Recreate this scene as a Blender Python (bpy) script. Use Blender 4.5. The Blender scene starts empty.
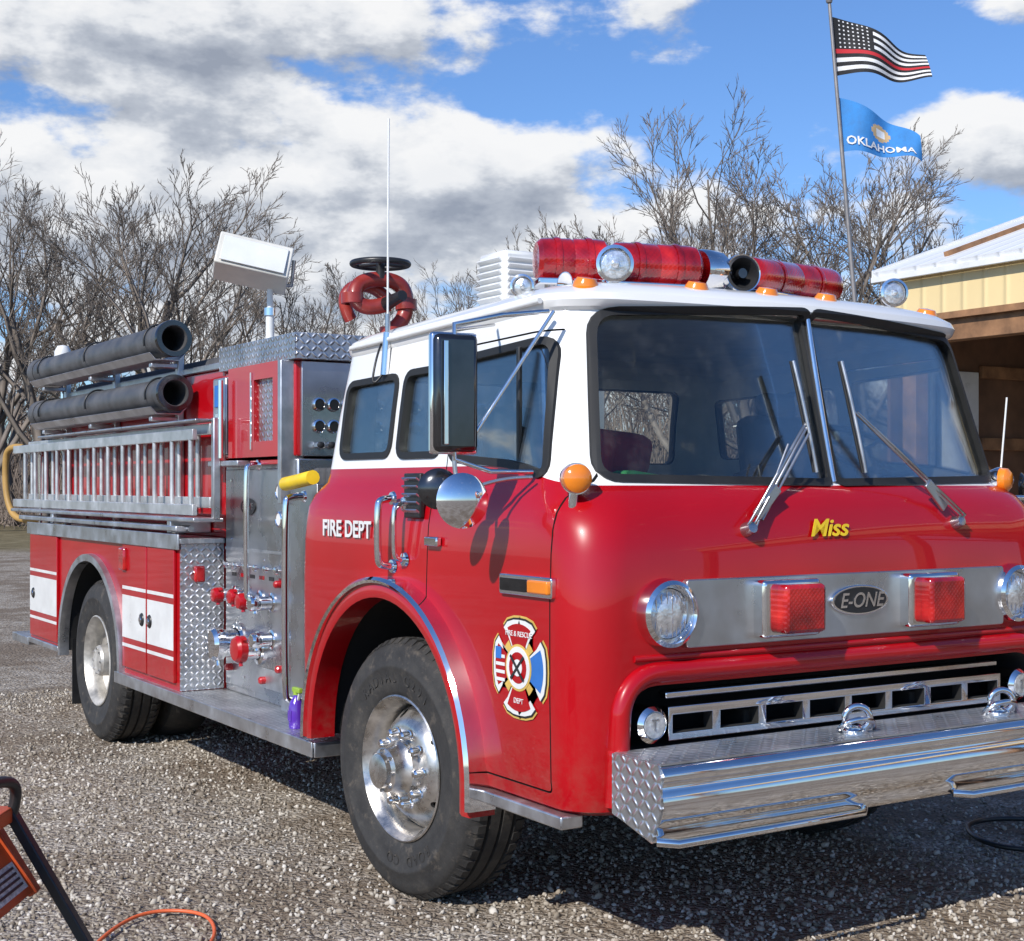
import bpy, bmesh, math, random
import numpy as np
from mathutils import Vector, Matrix, Euler
random.seed(7); np.random.seed(7)
S=bpy.context.scene
COL=S.collection
rad=math.radians
# ------------------------------------------------------------------ node helpers
class NT:
    def __init__(s,nt): s.nt=nt; s.n=nt.nodes; s.l=nt.links
    def new(s,t,**k):
        n=s.n.new(t)
        for a,b in k.items(): setattr(n,a,b)
        return n
    def put(s,sock,v):
        if isinstance(v,bpy.types.NodeSocket): s.l.new(v,sock)
        elif isinstance(v,(tuple,list)) and len(v)==3 and sock.type=='RGBA': sock.default_value=(*v,1)
        else: sock.default_value=v
    def m(s,op,a,b=None,c=None,clamp=False):
        n=s.new('ShaderNodeMath',operation=op); n.use_clamp=clamp
        s.put(n.inputs[0],a)
        if b is not None: s.put(n.inputs[1],b)
        if c is not None: s.put(n.inputs[2],c)
        return n.outputs[0]
    def mix(s,f,a,b,bt='MIX'):
        n=s.new('ShaderNodeMix',data_type='RGBA',blend_type=bt)
        s.put(n.inputs[0],f); s.put(n.inputs[6],a); s.put(n.inputs[7],b)
        return n.outputs[2]
    def ramp(s,f,stops,interp='LINEAR'):
        n=s.new('ShaderNodeValToRGB'); cr=n.color_ramp; cr.interpolation=interp
        while len(cr.elements)<len(stops): cr.elements.new(0.5)
        for e,(p,c) in zip(cr.elements,stops):
            e.position=p; e.color=(*c,1) if len(c)==3 else c
        s.put(n.inputs[0],f); return n.outputs[0]
    def noise(s,vec,scale,detail=4,rough=0.55,dim='3D'):
        n=s.new('ShaderNodeTexNoise',noise_dimensions=dim)
        if vec is not None: s.put(n.inputs['Vector'],vec)
        n.inputs['Scale'].default_value=scale; n.inputs['Detail'].default_value=detail; n.inputs['Roughness'].default_value=rough
        return n.outputs[0]
    def maprange(s,v,a,b,c,d,smooth=False):
        n=s.new('ShaderNodeMapRange'); 
        if smooth: n.interpolation_type='SMOOTHSTEP'
        s.put(n.inputs[0],v)
        for i,x in enumerate((a,b,c,d)): n.inputs[i+1].default_value=x
        return n.outputs[0]
    def bump(s,h,strength,dist):
        n=s.new('ShaderNodeBump'); n.inputs['Strength'].default_value=strength; n.inputs['Distance'].default_value=dist
        s.put(n.inputs['Height'],h); return n.outputs[0]

def newmat(name):
    m=bpy.data.materials.new(name); m.use_nodes=True
    t=NT(m.node_tree); b=m.node_tree.nodes['Principled BSDF']
    t.obj=t.new('ShaderNodeTexCoord').outputs['Object']
    return m,t,b
def mat(name,col,rough=0.5,metal=0.0,coat=0.0,var=0.12,vscale=6.0,rvar=0.1,bump=0.0,bscale=40,spec=0.5):
    m,t,b=newmat(name)
    n=t.noise(t.obj,vscale,4,0.6)
    dk=tuple(c*(1-var*1.6) for c in col); lt=tuple(min(1,c*(1+var)) for c in col)
    t.put(b.inputs['Base Color'],t.ramp(n,[(0.3,dk),(0.7,lt)]))
    t.put(b.inputs['Roughness'],t.maprange(n,0.3,0.7,max(0,rough-rvar),min(1,rough+rvar)))
    b.inputs['Metallic'].default_value=metal
    b.inputs['Coat Weight'].default_value=coat; b.inputs['Coat Roughness'].default_value=0.06
    b.inputs['Specular IOR Level'].default_value=spec
    if bump: t.put(b.inputs['Normal'],t.bump(t.noise(t.obj,bscale,4),1.0,bump))
    return m

def paint(name,split):
    m,t,b=newmat(name)
    sx=t.new('ShaderNodeSeparateXYZ'); t.put(sx.inputs[0],t.obj)
    n=t.noise(t.obj,1.6,3,0.5); n3=t.noise(t.obj,14,5,.7)
    red=t.ramp(n,[(0.3,(0.36,0.0012,0.005)),(0.7,(0.43,0.0018,0.007))])
    dust=t.m('MULTIPLY',t.maprange(sx.outputs[2],0.5,0.9,0.34,0.0),t.maprange(n3,0.42,0.70,0.0,1.0))
    col=t.mix(dust,red,(0.20,0.13,0.09))
    if split:
        line=t.maprange(sx.outputs[1],0.55,1.0,1.652,1.725,True)
        f=t.m('GREATER_THAN',sx.outputs[2],line)
        wh=t.ramp(n,[(0.3,(0.74,0.74,0.72)),(0.7,(0.82,0.82,0.81))])
        col=t.mix(f,col,wh)
    t.put(b.inputs['Base Color'],col)
    t.put(b.inputs['Roughness'],t.m('ADD',.30,t.m('MULTIPLY',dust,.6)))
    b.inputs['Specular IOR Level'].default_value=.25
    t.put(b.inputs['Coat Weight'],t.m('SUBTRACT',.75,dust,clamp=True)); b.inputs['Coat Roughness'].default_value=0.02
    t.put(b.inputs['Normal'],t.bump(t.noise(t.obj,2.2,2),0.25,0.018))
    return m
def diamond(name,ax,ay,k=22.0,col=(0.62,0.63,0.64),rough=0.3):
    m,t,b=newmat(name)
    s=t.new('ShaderNodeSeparateXYZ'); t.put(s.inputs[0],t.obj)
    A=s.outputs[ax]; B=s.outputs[ay]
    u=t.m('MULTIPLY',t.m('ADD',A,B),k*math.pi*0.7); v=t.m('MULTIPLY',t.m('SUBTRACT',A,B),k*math.pi*0.7)
    su=t.m('ABSOLUTE',t.m('SINE',u)); cu=t.m('ABSOLUTE',t.m('COSINE',u))
    sv=t.m('ABSOLUTE',t.m('SINE',v)); cv=t.m('ABSOLUTE',t.m('COSINE',v))
    a=t.m('MULTIPLY',t.m('POWER',su,1.5),t.m('POWER',sv,14)); c=t.m('MULTIPLY',t.m('POWER',cu,14),t.m('POWER',cv,1.5))
    h=t.m('MAXIMUM',a,c)
    n=t.noise(t.obj,5,5)
    base=t.ramp(n,[(0.3,tuple(x*0.6 for x in col)),(0.7,col)])
    t.put(b.inputs['Base Color'],t.mix(t.m('MULTIPLY',h,0.6),base,(0.9,0.9,0.91)))
    b.inputs['Metallic'].default_value=0.85
    t.put(b.inputs['Roughness'],t.maprange(n,0.3,0.7,rough-0.05,rough+0.15))
    t.put(b.inputs['Normal'],t.bump(h,1.0,0.005))
    return m
def glassmat(name,tint,refl=1.0,rough=0.0,k=1.1):
    m,t,b=newmat(name)
    out=[n for n in t.n if n.type=='OUTPUT_MATERIAL'][0]
    tr=t.new('ShaderNodeBsdfTransparent'); tr.inputs[0].default_value=(*tint,1)
    gl=t.new('ShaderNodeBsdfGlossy'); gl.inputs['Roughness'].default_value=rough; gl.inputs[0].default_value=(refl,refl,refl,1)
    df=t.new('ShaderNodeBsdfDiffuse'); df.inputs[0].default_value=(0.45,0.45,0.43,1)
    fr=t.new('ShaderNodeFresnel'); fr.inputs[0].default_value=1.45
    mx=t.new('ShaderNodeMixShader'); t.put(mx.inputs[0],t.m('MULTIPLY',fr.outputs[0],k,clamp=True)); t.put(mx.inputs[1],tr.outputs[0]); t.put(mx.inputs[2],gl.outputs[0])
    mx2=t.new('ShaderNodeMixShader'); t.put(mx2.inputs[0],t.maprange(t.noise(t.obj,6,5,0.75),0.48,0.78,0.0,0.05)); t.put(mx2.inputs[1],mx.outputs[0]); t.put(mx2.inputs[2],df.outputs[0])
    t.l.new(mx2.outputs[0],out.inputs[0]); return m

M_CAB=paint('cab_paint',True); M_RED=paint('red_paint',False)
M_WHITE=mat('white_paint',(0.74,0.74,0.72),0.35,coat=0.4,var=0.06)
M_CHROME=mat('chrome',(0.84,0.84,0.85),0.06,metal=1.0,var=0.04,rvar=0.04,vscale=9)
M_STEEL=mat('brushed_stainless',(0.55,0.55,0.56),0.30,metal=0.95,var=0.14,vscale=3,rvar=0.1)
M_ALU=mat('aluminium',(0.62,0.62,0.63),0.36,metal=0.9,var=0.18,vscale=7)
M_DYZ=diamond('tread_plate_side',1,2); M_DXZ=diamond('tread_plate_front',0,2); M_DXY=diamond('tread_plate_top',0,1)
M_BLACK=mat('black_plastic',(0.018,0.018,0.019),0.4)
M_BGLOSS=mat('black_gloss_metal',(0.10,0.10,0.105),0.12,metal=0.9,var=.2)
M_RUB=mat('rubber_seal',(0.015,0.015,0.015),0.6)
M_DARK=mat('dark_cavity',(0.01,0.01,0.01),0.9)
M_HOSE=mat('suction_hose_rubber',(0.085,0.085,0.088),0.5,var=0.3)
M_GLASS=glassmat('window_glass',(0.97,0.99,0.98),k=.75)
M_GLASSD=glassmat('side_glass',(0.84,0.88,0.87),k=.8)
M_AMBER=mat('amber_lens',(0.80,0.22,0.01),0.15,coat=1,var=0.1)
M_LENS=mat('headlamp_glass',(0.80,0.82,0.83),0.10,metal=0.7,coat=1,var=0.25,vscale=40,bump=.003,bscale=60)
M_YEL=mat('yellow_paint',(0.85,0.58,0.02),0.4)
M_GOLD=mat('gold_leaf',(0.75,0.50,0.12),0.4,metal=0.2)
M_BLUE=mat('blue_paint',(0.03,0.16,0.50),0.4)
M_ORANGE=mat('orange_steel',(0.55,0.08,0.015),0.45,var=0.25)
def redlens():
    m,t,b=newmat('red_lens')
    s=t.new('ShaderNodeSeparateXYZ'); t.put(s.inputs[0],t.obj)
    w=t.m('SINE',t.m('MULTIPLY',s.outputs[0],330)); w2=t.m('SINE',t.m('MULTIPLY',s.outputs[2],330))
    t.put(b.inputs['Base Color'],t.ramp(t.noise(t.obj,9,2),[(0.3,(0.16,0.001,0.003)),(0.5,(0.36,0.004,0.006)),(0.75,(0.62,0.02,0.015))]))
    b.inputs['Roughness'].default_value=0.10; b.inputs['Coat Weight'].default_value=1
    t.put(b.inputs['Normal'],t.bump(t.m('MULTIPLY',w,w2),0.3,0.0014)); return m
M_RLENS=redlens()
def tiremat():
    m,t,b=newmat('tire_rubber')
    n=t.noise(t.obj,7,6,0.7); n2=t.noise(t.obj,50,4); n4=t.noise(t.obj,16,5,.7)
    c=t.ramp(n,[(0.3,(0.018,0.017,0.017)),(0.55,(0.034,0.032,0.030)),(0.75,(0.065,0.058,0.050))])
    c=t.mix(t.maprange(n4,.56,.72,0,.55),c,(0.16,0.13,0.10))
    t.put(b.inputs['Base Color'],c)
    b.inputs['Roughness'].default_value=0.72
    t.put(b.inputs['Normal'],t.bump(n2,0.5,0.004)); return m
M_TIRE=tiremat()

# ------------------------------------------------------------------ geometry helpers
def empty(name,loc=(0,0,0)):
    o=bpy.data.objects.new(name,None); o.location=loc; COL.objects.link(o); return o
def finish(o,mt,parent,smooth=35,bevel=0):
    if mt is not None and not o.data.materials: o.data.materials.append(mt)
    if parent is not None: o.parent=parent
    if bevel:
        b=o.modifiers.new('b','BEVEL'); b.width=bevel; b.segments=2; b.limit_method='ANGLE'; b.angle_limit=rad(40)
        b.harden_normals=False
    if smooth: smooth_angle(o.data,smooth)
    return o
def smooth_angle(me,ang):
    bm=bmesh.new(); bm.from_mesh(me)
    for f in bm.faces: f.smooth=True
    for e in bm.edges:
        if len(e.link_faces)==2:
            try: e.smooth = e.calc_face_angle()<rad(ang)
            except Exception: pass
    bm.to_mesh(me); bm.free()
def meshobj(name,vs,fs,mt=None,parent=None,smooth=35,bevel=0,recalc=True):
    me=bpy.data.meshes.new(name); me.from_pydata([tuple(v) for v in vs],[],fs)
    if recalc:
        bm=bmesh.new(); bm.from_mesh(me); bmesh.ops.recalc_face_normals(bm,faces=bm.faces); bm.to_mesh(me); bm.free()
    me.update(); o=bpy.data.objects.new(name,me); COL.objects.link(o)
    return finish(o,mt,parent,smooth,bevel)
def box(name,x0,x1,y0,y1,z0,z1,mt,parent=None,bevel=0.006):
    vs=[(x,y,z) for x in (x0,x1) for y in (y0,y1) for z in (z0,z1)]
    fs=[(0,1,3,2),(4,6,7,5),(0,4,5,1),(2,3,7,6),(0,2,6,4),(1,5,7,3)]
    return meshobj(name,vs,fs,mt,parent,35,bevel)
def obox(name,c,half,rot,mt,parent=None,bevel=0.006):
    o=box(name,-half[0],half[0],-half[1],half[1],-half[2],half[2],mt,parent,bevel)
    o.location=c; o.rotation_euler=rot; return o
def basis(ax):
    a=Vector(ax).normalized(); h=Vector((0,0,1)) if abs(a.z)<0.9 else Vector((1,0,0))
    u=h.cross(a).normalized(); v=a.cross(u); return a,u,v
def lathe(name,prof,org,ax,mt,parent=None,seg=40,smooth=35,closed=False,a0=0,a1=2*math.pi):
    a,u,v=basis(ax); org=Vector(org); vs=[];fs=[]; full=abs(a1-a0-2*math.pi)<1e-6
    ns=seg if full else seg+1; n=len(prof)
    for i in range(ns):
        th=a0+(a1-a0)*i/seg; d=u*math.cos(th)+v*math.sin(th)
        for r,h in prof: vs.append(org+d*r+a*h)
    for i in range(seg):
        j=(i+1)%ns
        for k in range(n if closed else n-1):
            k2=(k+1)%n
            fs.append((i*n+k,j*n+k,j*n+k2,i*n+k2))
    me=bpy.data.meshes.new(name); me.from_pydata([tuple(q) for q in vs],[],fs)
    bm=bmesh.new(); bm.from_mesh(me); bmesh.ops.remove_doubles(bm,verts=bm.verts,dist=1e-5)
    bmesh.ops.recalc_face_normals(bm,faces=bm.faces); bm.to_mesh(me); bm.free()
    o=bpy.data.objects.new(name,me); COL.objects.link(o); return finish(o,mt,parent,smooth)
def cyl(name,p0,p1,r,mt,parent=None,seg=20,r1=None,bev=0.0):
    p0=Vector(p0);p1=Vector(p1); L=(p1-p0).length; r1=r if r1 is None else r1
    if bev: prof=[(0,0),(r-bev,0),(r,bev),(r1,L-bev),(r1-bev,L),(0,L)]
    else: prof=[(0,0),(r,0),(r1,L),(0,L)]
    return lathe(name,prof,p0,p1-p0,mt,parent,seg)
def tube(name,pts,r,mt,parent=None,cyclic=False,smooth=True):
    c=bpy.data.curves.new(name,'CURVE'); c.dimensions='3D'; c.bevel_depth=r; c.bevel_resolution=4; c.use_fill_caps=True
    if smooth and len(pts)>2:
        s=c.splines.new('NURBS'); s.points.add(len(pts)-1)
        for p,q in zip(s.points,pts): p.co=(*q,1)
        s.order_u=3; s.use_endpoint_u=not cyclic; s.use_cyclic_u=cyclic; s.resolution_u=8
    else:
        s=c.splines.new('POLY'); s.points.add(len(pts)-1)
        for p,q in zip(s.points,pts): p.co=(*q,1)
        s.use_cyclic_u=cyclic
    o=bpy.data.objects.new(name,c); COL.objects.link(o); c.materials.append(mt)
    if parent is not None: o.parent=parent
    return o
def map3(axis,a,b,h):
    if axis=='x': return (h,a,b)
    if axis=='y': return (a,h,b)
    return (a,b,h)
def prism(name,outline,axis,h0,h1,mt=None,parent=None,bevel=0,smooth=30):
    n=len(outline)
    vs=[map3(axis,a,b,h0) for a,b in outline]+[map3(axis,a,b,h1) for a,b in outline]
    fs=[tuple(range(n))[::-1],tuple(range(n,2*n))]+[(i,(i+1)%n,n+(i+1)%n,n+i) for i in range(n)]
    return meshobj(name,vs,fs,mt,parent,smooth,bevel)
def rpoly(pts,r,seg=5):
    out=[];n=len(pts)
    for i in range(n):
        p=Vector(pts[i]);a=Vector(pts[i-1])-p;b=Vector(pts[(i+1)%n])-p
        rr=r[i] if isinstance(r,(list,tuple)) else r
        la,lb=a.length,b.length; d=min(rr,la*0.45,lb*0.45); a.normalize(); b.normalize()
        A=p+a*d;B=p+b*d
        for k in range(seg+1):
            t=k/seg; q=A*(1-t)**2+p*2*t*(1-t)+B*t*t; out.append((q.x,q.y))
    return out
def grow(pts,d):
    n=len(pts); out=[]
    area=sum(pts[i][0]*pts[(i+1)%n][1]-pts[(i+1)%n][0]*pts[i][1] for i in range(n))
    sg=1 if area>0 else -1
    for i in range(n):
        p=Vector(pts[i]); a=(p-Vector(pts[i-1])); b=(Vector(pts[(i+1)%n])-p)
        if a.length<1e-7: a=b.copy()
        if b.length<1e-7: b=a.copy()
        a.normalize(); b.normalize(); na=Vector((a.y,-a.x))*sg; nb=Vector((b.y,-b.x))*sg
        m=(na+nb); 
        if m.length<1e-6: m=na
        m.normalize(); out.append(tuple(p+m*d/max(0.5,m.dot(na))))
    return out
def boolean(o,cutter,op='DIFFERENCE',kill=True):
    md=o.modifiers.new('bool','BOOLEAN'); md.object=cutter; md.operation=op; md.solver='EXACT'
    try: md.material_mode='TRANSFER'
    except Exception: pass
    bpy.context.view_layer.objects.active=o
    bpy.ops.object.modifier_apply(modifier=md.name)
    if kill: bpy.data.objects.remove(cutter,do_unlink=True)
def dup(o,name):
    n=o.copy(); n.data=o.data.copy(); n.name=name; COL.objects.link(n); return n
def text(name,body,size,loc,face,mt,parent=None,shear=0,extr=0.001,bold=0.0,sx=1.0,align='CENTER',tilt=0):
    c=bpy.data.curves.new(name,'FONT'); c.body=body; c.size=size; c.extrude=extr; c.shear=shear; c.offset=bold
    c.align_x=align; c.align_y='CENTER'; c.materials.append(mt)
    o=bpy.data.objects.new(name,c); COL.objects.link(o)
    if face=='-x': R=Matrix(((0,0,-1),(-1,0,0),(0,1,0)))
    elif face=='-y': R=Matrix(((1,0,0),(0,0,-1),(0,1,0)))
    o.matrix_world=Matrix.Translation(loc)@R.to_4x4()@Matrix.Rotation(-tilt,4,'X')@Matrix.Diagonal((sx,1,1,1))
    if parent: o.parent=parent
    return o
def flat(name,pts,face,h,mt,parent=None,thick=0.0015):
    ax={'-x':'x','-y':'y'}[face]
    return prism(name,pts,ax,h,h-thick,mt,parent,smooth=0)

T=empty('fire_truck')
FO=.035   # front face offset
# ================================================================== CAB
def ringpts(w,f,b,rf,rb,bow,z):
    P=[]
    def line(p,q,n):
        for i in range(n):
            t=i/n; P.append((p[0]+(q[0]-p[0])*t,p[1]+(q[1]-p[1])*t))
    def arc(cx,cy,r,a0,a1,n):
        for i in range(n):
            a=a0+(a1-a0)*i/n; P.append((cx+r*math.cos(a),cy+r*math.sin(a)))
    line((-(w-rf),f),(w-rf,f),20)
    arc(w-rf,f+rf,rf,-math.pi/2,0,8)
    line((w,f+rf),(w,b-rb),20)
    arc(w-rb,b-rb,rb,0,math.pi/2,5)
    line((w-rb,b),(-(w-rb),b),6)
    arc(-(w-rb),b-rb,rb,math.pi/2,math.pi,5)
    line((-w,b-rb),(-w,f+rf),20)
    arc(-(w-rf),f+rf,rf,math.pi,1.5*math.pi,8)
    out=[]
    for x,y in P:
        k=max(0,1-(y-f)/0.7); q=min(1,max(0,(2.3-y)/1.5))
        dz=(.048*q if z>2.2 else (.048*q*(z-1.96)/.26 if z>1.96 else 0))
        out.append((x,y+bow*(x/w)**2*k,z+dz))
    return out
def loft(name,rings,mt,parent=None,smooth=28):
    vs=[];fs=[];n=None
    for R in rings:
        r=ringpts(*R); n=len(r); vs+=r
    for i in range(len(rings)-1):
        for k in range(n):
            k2=(k+1)%n; fs.append((i*n+k,i*n+k2,(i+1)*n+k2,(i+1)*n+k))
    fs.append(tuple(range(n))[::-1]); L=(len(rings)-1)*n; fs.append(tuple(range(L,L+n)))
    return meshobj(name,vs,fs,mt,parent,smooth)
B=2.62
RG=[ # w,f,b,rf,rb,bow,z
 (1.15,.40+FO,B-.03,.14,.05,.02,.555),(1.185,.365+FO,B-.01,.15,.06,.02,.575),(1.20,.345+FO,B,.16,.07,.02,.66),
 (1.205,.335+FO,B,.16,.07,.02,.95),(1.205,.33+FO,B,.17,.07,.02,1.25),(1.20,.332+FO,B,.18,.07,.03,1.42),(1.195,.345+FO,B,.19,.08,.035,1.50),
 (1.185,.365+FO*.9,B,.20,.08,.05,1.56),(1.165,.40+FO*.5,B-.01,.21,.09,.07,1.61),(1.14,.45+.01,B-.03,.21,.10,.09,1.645),
 (1.125,.478,B-.05,.20,.10,.10,1.665),(1.118,.49,B-.06,.20,.10,.11,1.70),(1.085,.555,B-.08,.20,.12,.12,1.96),
 (1.045,.632,B-.12,.20,.12,.13,2.225),(1.052,.612,B-.115,.20,.12,.13,2.238),(1.058,.598,B-.11,.21,.12,.13,2.262),
 (1.048,.604,B-.12,.22,.14,.13,2.287),(1.01,.64,B-.16,.25,.16,.12,2.315),(.92,.73,B-.25,.27,.18,.10,2.343),
 (.75,.90,B-.42,.27,.2,.07,2.363),(.40,1.25,B-.8,.2,.15,.02,2.375)]
cab=loft('cab_shell',RG,M_CAB)
th=.035
RI=[]
for (w,f,b,rf,rb,bow,z) in RG:
    if z<1.3: continue
    if z>2.33: continue
    RI.append((w-th,f+th+.005,b-th,rf-.02,max(.03,rb-.03),bow,z if z<2.2 else z-.035))
RI=[(RI[0][0],RI[0][1],RI[0][2],RI[0][3],RI[0][4],RI[0][5],1.27)]+RI
M_INT=mat('cab_interior',(0.50,0.49,0.45),0.8)
inner=loft('inner',RI,M_INT)
boolean(cab,inner)
WSL=rpoly([(-1.00,1.685),(-.018,1.670),(-.018,2.306),(-.915,2.262)],[.07,.03,.03,.08])
WSR=[(-a,b) for a,b in WSL][::-1]
def sidew(y0,y1,z0a,z0b,z1a,z1b,r=.05): return rpoly([(y0,z0a),(y1,z0b),(y1,z1b),(y0,z1a)],r)
W3=rpoly([(.735,1.690),(.95,1.735),(1.40,1.765),(1.40,2.135),(.80,2.165)],[.05,.15,.04,.04,.06])
W2=sidew(1.50,1.84,1.78,1.78,2.115,2.11)
W1=sidew(1.925,2.38,1.785,1.785,2.105,2.095)
BW=[rpoly([(c-.36,1.76),(c+.36,1.76),(c+.36,2.14),(c-.36,2.14)],.05) for c in (-.52,.52)]
wins=[('windshield_pane',WSL,'y',.2,.95,M_GLASS),('windshield_pane',WSR,'y',.2,.95,M_GLASS)]
for sgn in (-1,1):
    for nm,W in (('door_window',W3),('side_window',W2),('rear_side_window',W1)):
        wins.append((nm,W,'x',min(sgn*.7,sgn*1.3),max(sgn*.7,sgn*1.3),M_GLASSD if sgn<0 else M_GLASS))
for W in BW: wins.append(('back_window',W,'y',2.3,2.8,M_GLASS))
def shell(off_out,off_in,name,mt):
    A=[(w+off_out,f-off_out,b+off_out,rf,rb,bow,z) for (w,f,b,rf,rb,bow,z) in RG if 1.6<z<2.30]
    Bq=[(w-off_in,f+off_in,b-off_in,rf,rb,bow,z) for (w,f,b,rf,rb,bow,z) in RG if 1.6<z<2.30]
    Bq=[tuple(list(Bq[0][:6])+[1.5])]+Bq+[tuple(list(Bq[-1][:6])+[2.45])]
    a=loft(name,A,mt); c=loft('c',Bq,mt); boolean(a,c); return a
gshell=shell(.008,.030,'gasket_shell',M_RUB)
wshell=shell(-.012,.017,'glass_shell',M_GLASS)
for i,(nm,W,ax,h0,h1,gm) in enumerate(wins):
    big=prism('pb',grow(W,.020),ax,h0,h1,M_RUB); sm=prism('ps',grow(W,-.008),ax,h0-.1,h1+.1,M_RUB)
    boolean(big,sm)
    g=dup(gshell,nm+'_seal'); boolean(g,big,'INTERSECT'); finish(g,M_RUB,T,30)
    gl=dup(wshell,nm); boolean(gl,prism('pg',grow(W,.004),ax,h0,h1,gm),'INTERSECT'); gl.data.materials.clear(); gl.data.materials.append(gm)
    for p in gl.data.polygons: p.material_index=0
    finish(gl,gm,T,30)
    boolean(cab,prism('pc',W,ax,h0,h1,M_RUB))
bpy.data.objects.remove(gshell,do_unlink=True); bpy.data.objects.remove(wshell,do_unlink=True)
for s in (-1,1): box('vent_window_bar',min(s*1.085,s*1.10),max(s*1.085,s*1.10),.93,.95,1.72,2.15,M_BLACK,T,.003)
# wheel arches
FWY,FWZ,RWY=1.72,.515,5.93
AR=.66
arch=[(FWY+AR*math.cos(a),.56+AR*math.sin(a)) for a in np.linspace(0,math.pi,28)]
arch=[(FWY+AR,.3)]+arch+[(FWY-AR,.3)]
for s in (-1,1):
    boolean(cab,prism('arch',arch,'x',min(s*.62,s*1.4),max(s*.62,s*1.4),M_DARK))
mouth=rpoly([(-1.03,.775),(1.03,.775),(1.0,.985),(-1.0,.985)],[.03,.03,.10,.10])
boolean(cab,prism('mouth',mouth,'y',.1,.66,M_DARK))
for s in (-1,1):
    D=rpoly([(.57,.62),(1.43,.62),(1.43,2.19),(.68,2.21),(.57,1.66)],[.03,.03,.05,.08,.2])
    d1=prism('d1',D,'x',min(s*1.0,s*1.3),max(s*1.0,s*1.3),M_DARK); d2=prism('d2',grow(D,-.007),'x',-1.4,1.4,M_DARK)
    boolean(d1,d2); boolean(cab,d1)
cab.name='cab_shell'; finish(cab,M_CAB,T,28)
for s in (-1,1):
    def arcstrip(name,r0,r1,x0,x1,cy,cz,mt,a0=-.14,a1=math.pi+.02,n=36):
        vs=[];fs=[]
        for i in range(n+1):
            a=a0+(a1-a0)*i/n
            for r,x in ((r0,x0),(r0,x1),((r0+r1)/2,x1+s*.008),(r1,x1-s*.006),(r1,x0)):
                zz=cz+r*math.sin(a); yy=cy-r*math.cos(a)
                if a<0: yy=cy-r
                vs.append((x,yy,zz))
        m=5
        for i in range(n):
            for k in range(m):
                k2=(k+1)%m; fs.append((i*m+k,i*m+k2,(i+1)*m+k2,(i+1)*m+k))
        fs.append(tuple(range(m))); fs.append(tuple(range(n*m,n*m+m)))
        return meshobj(name,vs,fs,mt,T,40)
    arcstrip('wheel_arch_flare',AR-.015,AR+.045,s*1.15,s*1.262,FWY,.56,M_RED)
    arcstrip('wheel_arch_trim',AR+.044,AR+.068,s*1.16,s*1.275,FWY,.56,M_CHROME,a0=-.10)
# headlight band, mouth lip
Y0=FO
band=rpoly([(-.80,1.105),(.80,1.105),(.80,1.335),(-.80,1.335)],.015)
prism('headlamp_panel',band,'y',.316+Y0,.36+Y0,M_STEEL,T,bevel=.004)
for x in (-.875,.875):
    yb=.335+Y0
    lathe('headlamp_bezel',[(.082,0),(.088,.03),(.098,.045),(.112,.035),(.118,0),(.116,-.04),(.08,-.04)],(x,yb,1.225),(0,-1,0),M_CHROME,T,40,closed=True)
    lathe('headlamp_lens',[(0,.036),(.03,.035),(.06,.028),(.083,.014),(.083,-.01)],(x,yb,1.225),(0,-1,0),M_LENS,T,40)
    for k in range(-3,4): 
        w=math.sqrt(.078**2-(k*.02)**2); cyl('headlamp_flute',(x+k*.02,yb-.034+abs(k)*.003,1.225-w),(x+k*.02,yb-.034+abs(k)*.003,1.225+w),.0022,M_CHROME,T,6)
for x in (-.37,.35):
    prism('warning_light_bezel',rpoly([(x-.135,1.125),(x+.135,1.125),(x+.135,1.325),(x-.135,1.325)],.02),'y',.262+Y0,.33+Y0,M_CHROME,T,bevel=.012)
    prism('warning_light_lens',rpoly([(x-.075,1.14),(x+.115,1.14),(x+.115,1.31),(x-.075,1.31)],.02),'y',.215+Y0,.28+Y0,M_RLENS,T,bevel=.02)
ov=[(.145*math.cos(a),1.235+.055*math.sin(a)) for a in np.linspace(0,2*math.pi,36,endpoint=False)]
prism('badge',ov,'y',.305+Y0,.33+Y0,M_CHROME,T,bevel=.003)
prism('badge_face',[(a*.9,1.235+(b-1.235)*.86) for a,b in ov],'y',.302+Y0,.31+Y0,M_BLACK,T)
text('badge_text','E-ONE',.075,(0,.3+Y0,1.233),'-y',M_CHROME,T,shear=.25,bold=.001)
lip=[]
for (a,b) in grow(rpoly([(-1.02,.76),(1.02,.76),(1.0,.985),(-1.0,.985)],[.01,.01,.12,.12],8),.045): lip.append((a,.338+Y0+.02*(a/1.2)**2 -.004,b))
lip=[p for p in lip if p[2]>.74]
tube('grille_mouth_lip',[(-1.075,.348+Y0,.60)]+sorted([p for p in lip],key=lambda p:p[0])+[(1.075,.348+Y0,.60)],.036,M_RED,T)
tube('front_swage',[(x,.330+Y0+.02*(x/1.2)**2+.004,1.078) for x in np.linspace(-1.0,1.0,14)],.012,M_RED,T)
def ladderframe(z0,z1,x0,x1,n,y,d,mt,nm):
    o=box(nm,x0,x1,y,y+d,z0,z1,mt,T,.004)
    wv=(x1-x0)/n
    for i in range(n):
        boolean(o,box('c',x0+i*wv+.018,x0+(i+1)*wv-.018,y-.1,y+.3,z0+.025,z1-.028,M_DARK,None,0))
    return o
gr=ladderframe(.79,.905,-.84,.84,8,.40,.05,M_CHROME,'chrome_grille')
box('grille_upper_bar',-.84,.84,.415,.46,.93,.955,M_CHROME,T,.006)
for x in (-.925,.925):
    lathe('fog_lamp',[(0,.03),(.04,.025),(.048,.035),(.062,.02),(.062,-.06),(0,-.06)],(x,.40,.855),(0,-1,0),M_CHROME,T,28)
    cyl('fog_lamp_lens',(x,.38,.855),(x,.364,.855),.042,M_LENS,T,24)
    text('lamp_mark','T',.055,(x,.363,.855),'-y',M_STEEL,T)
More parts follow.
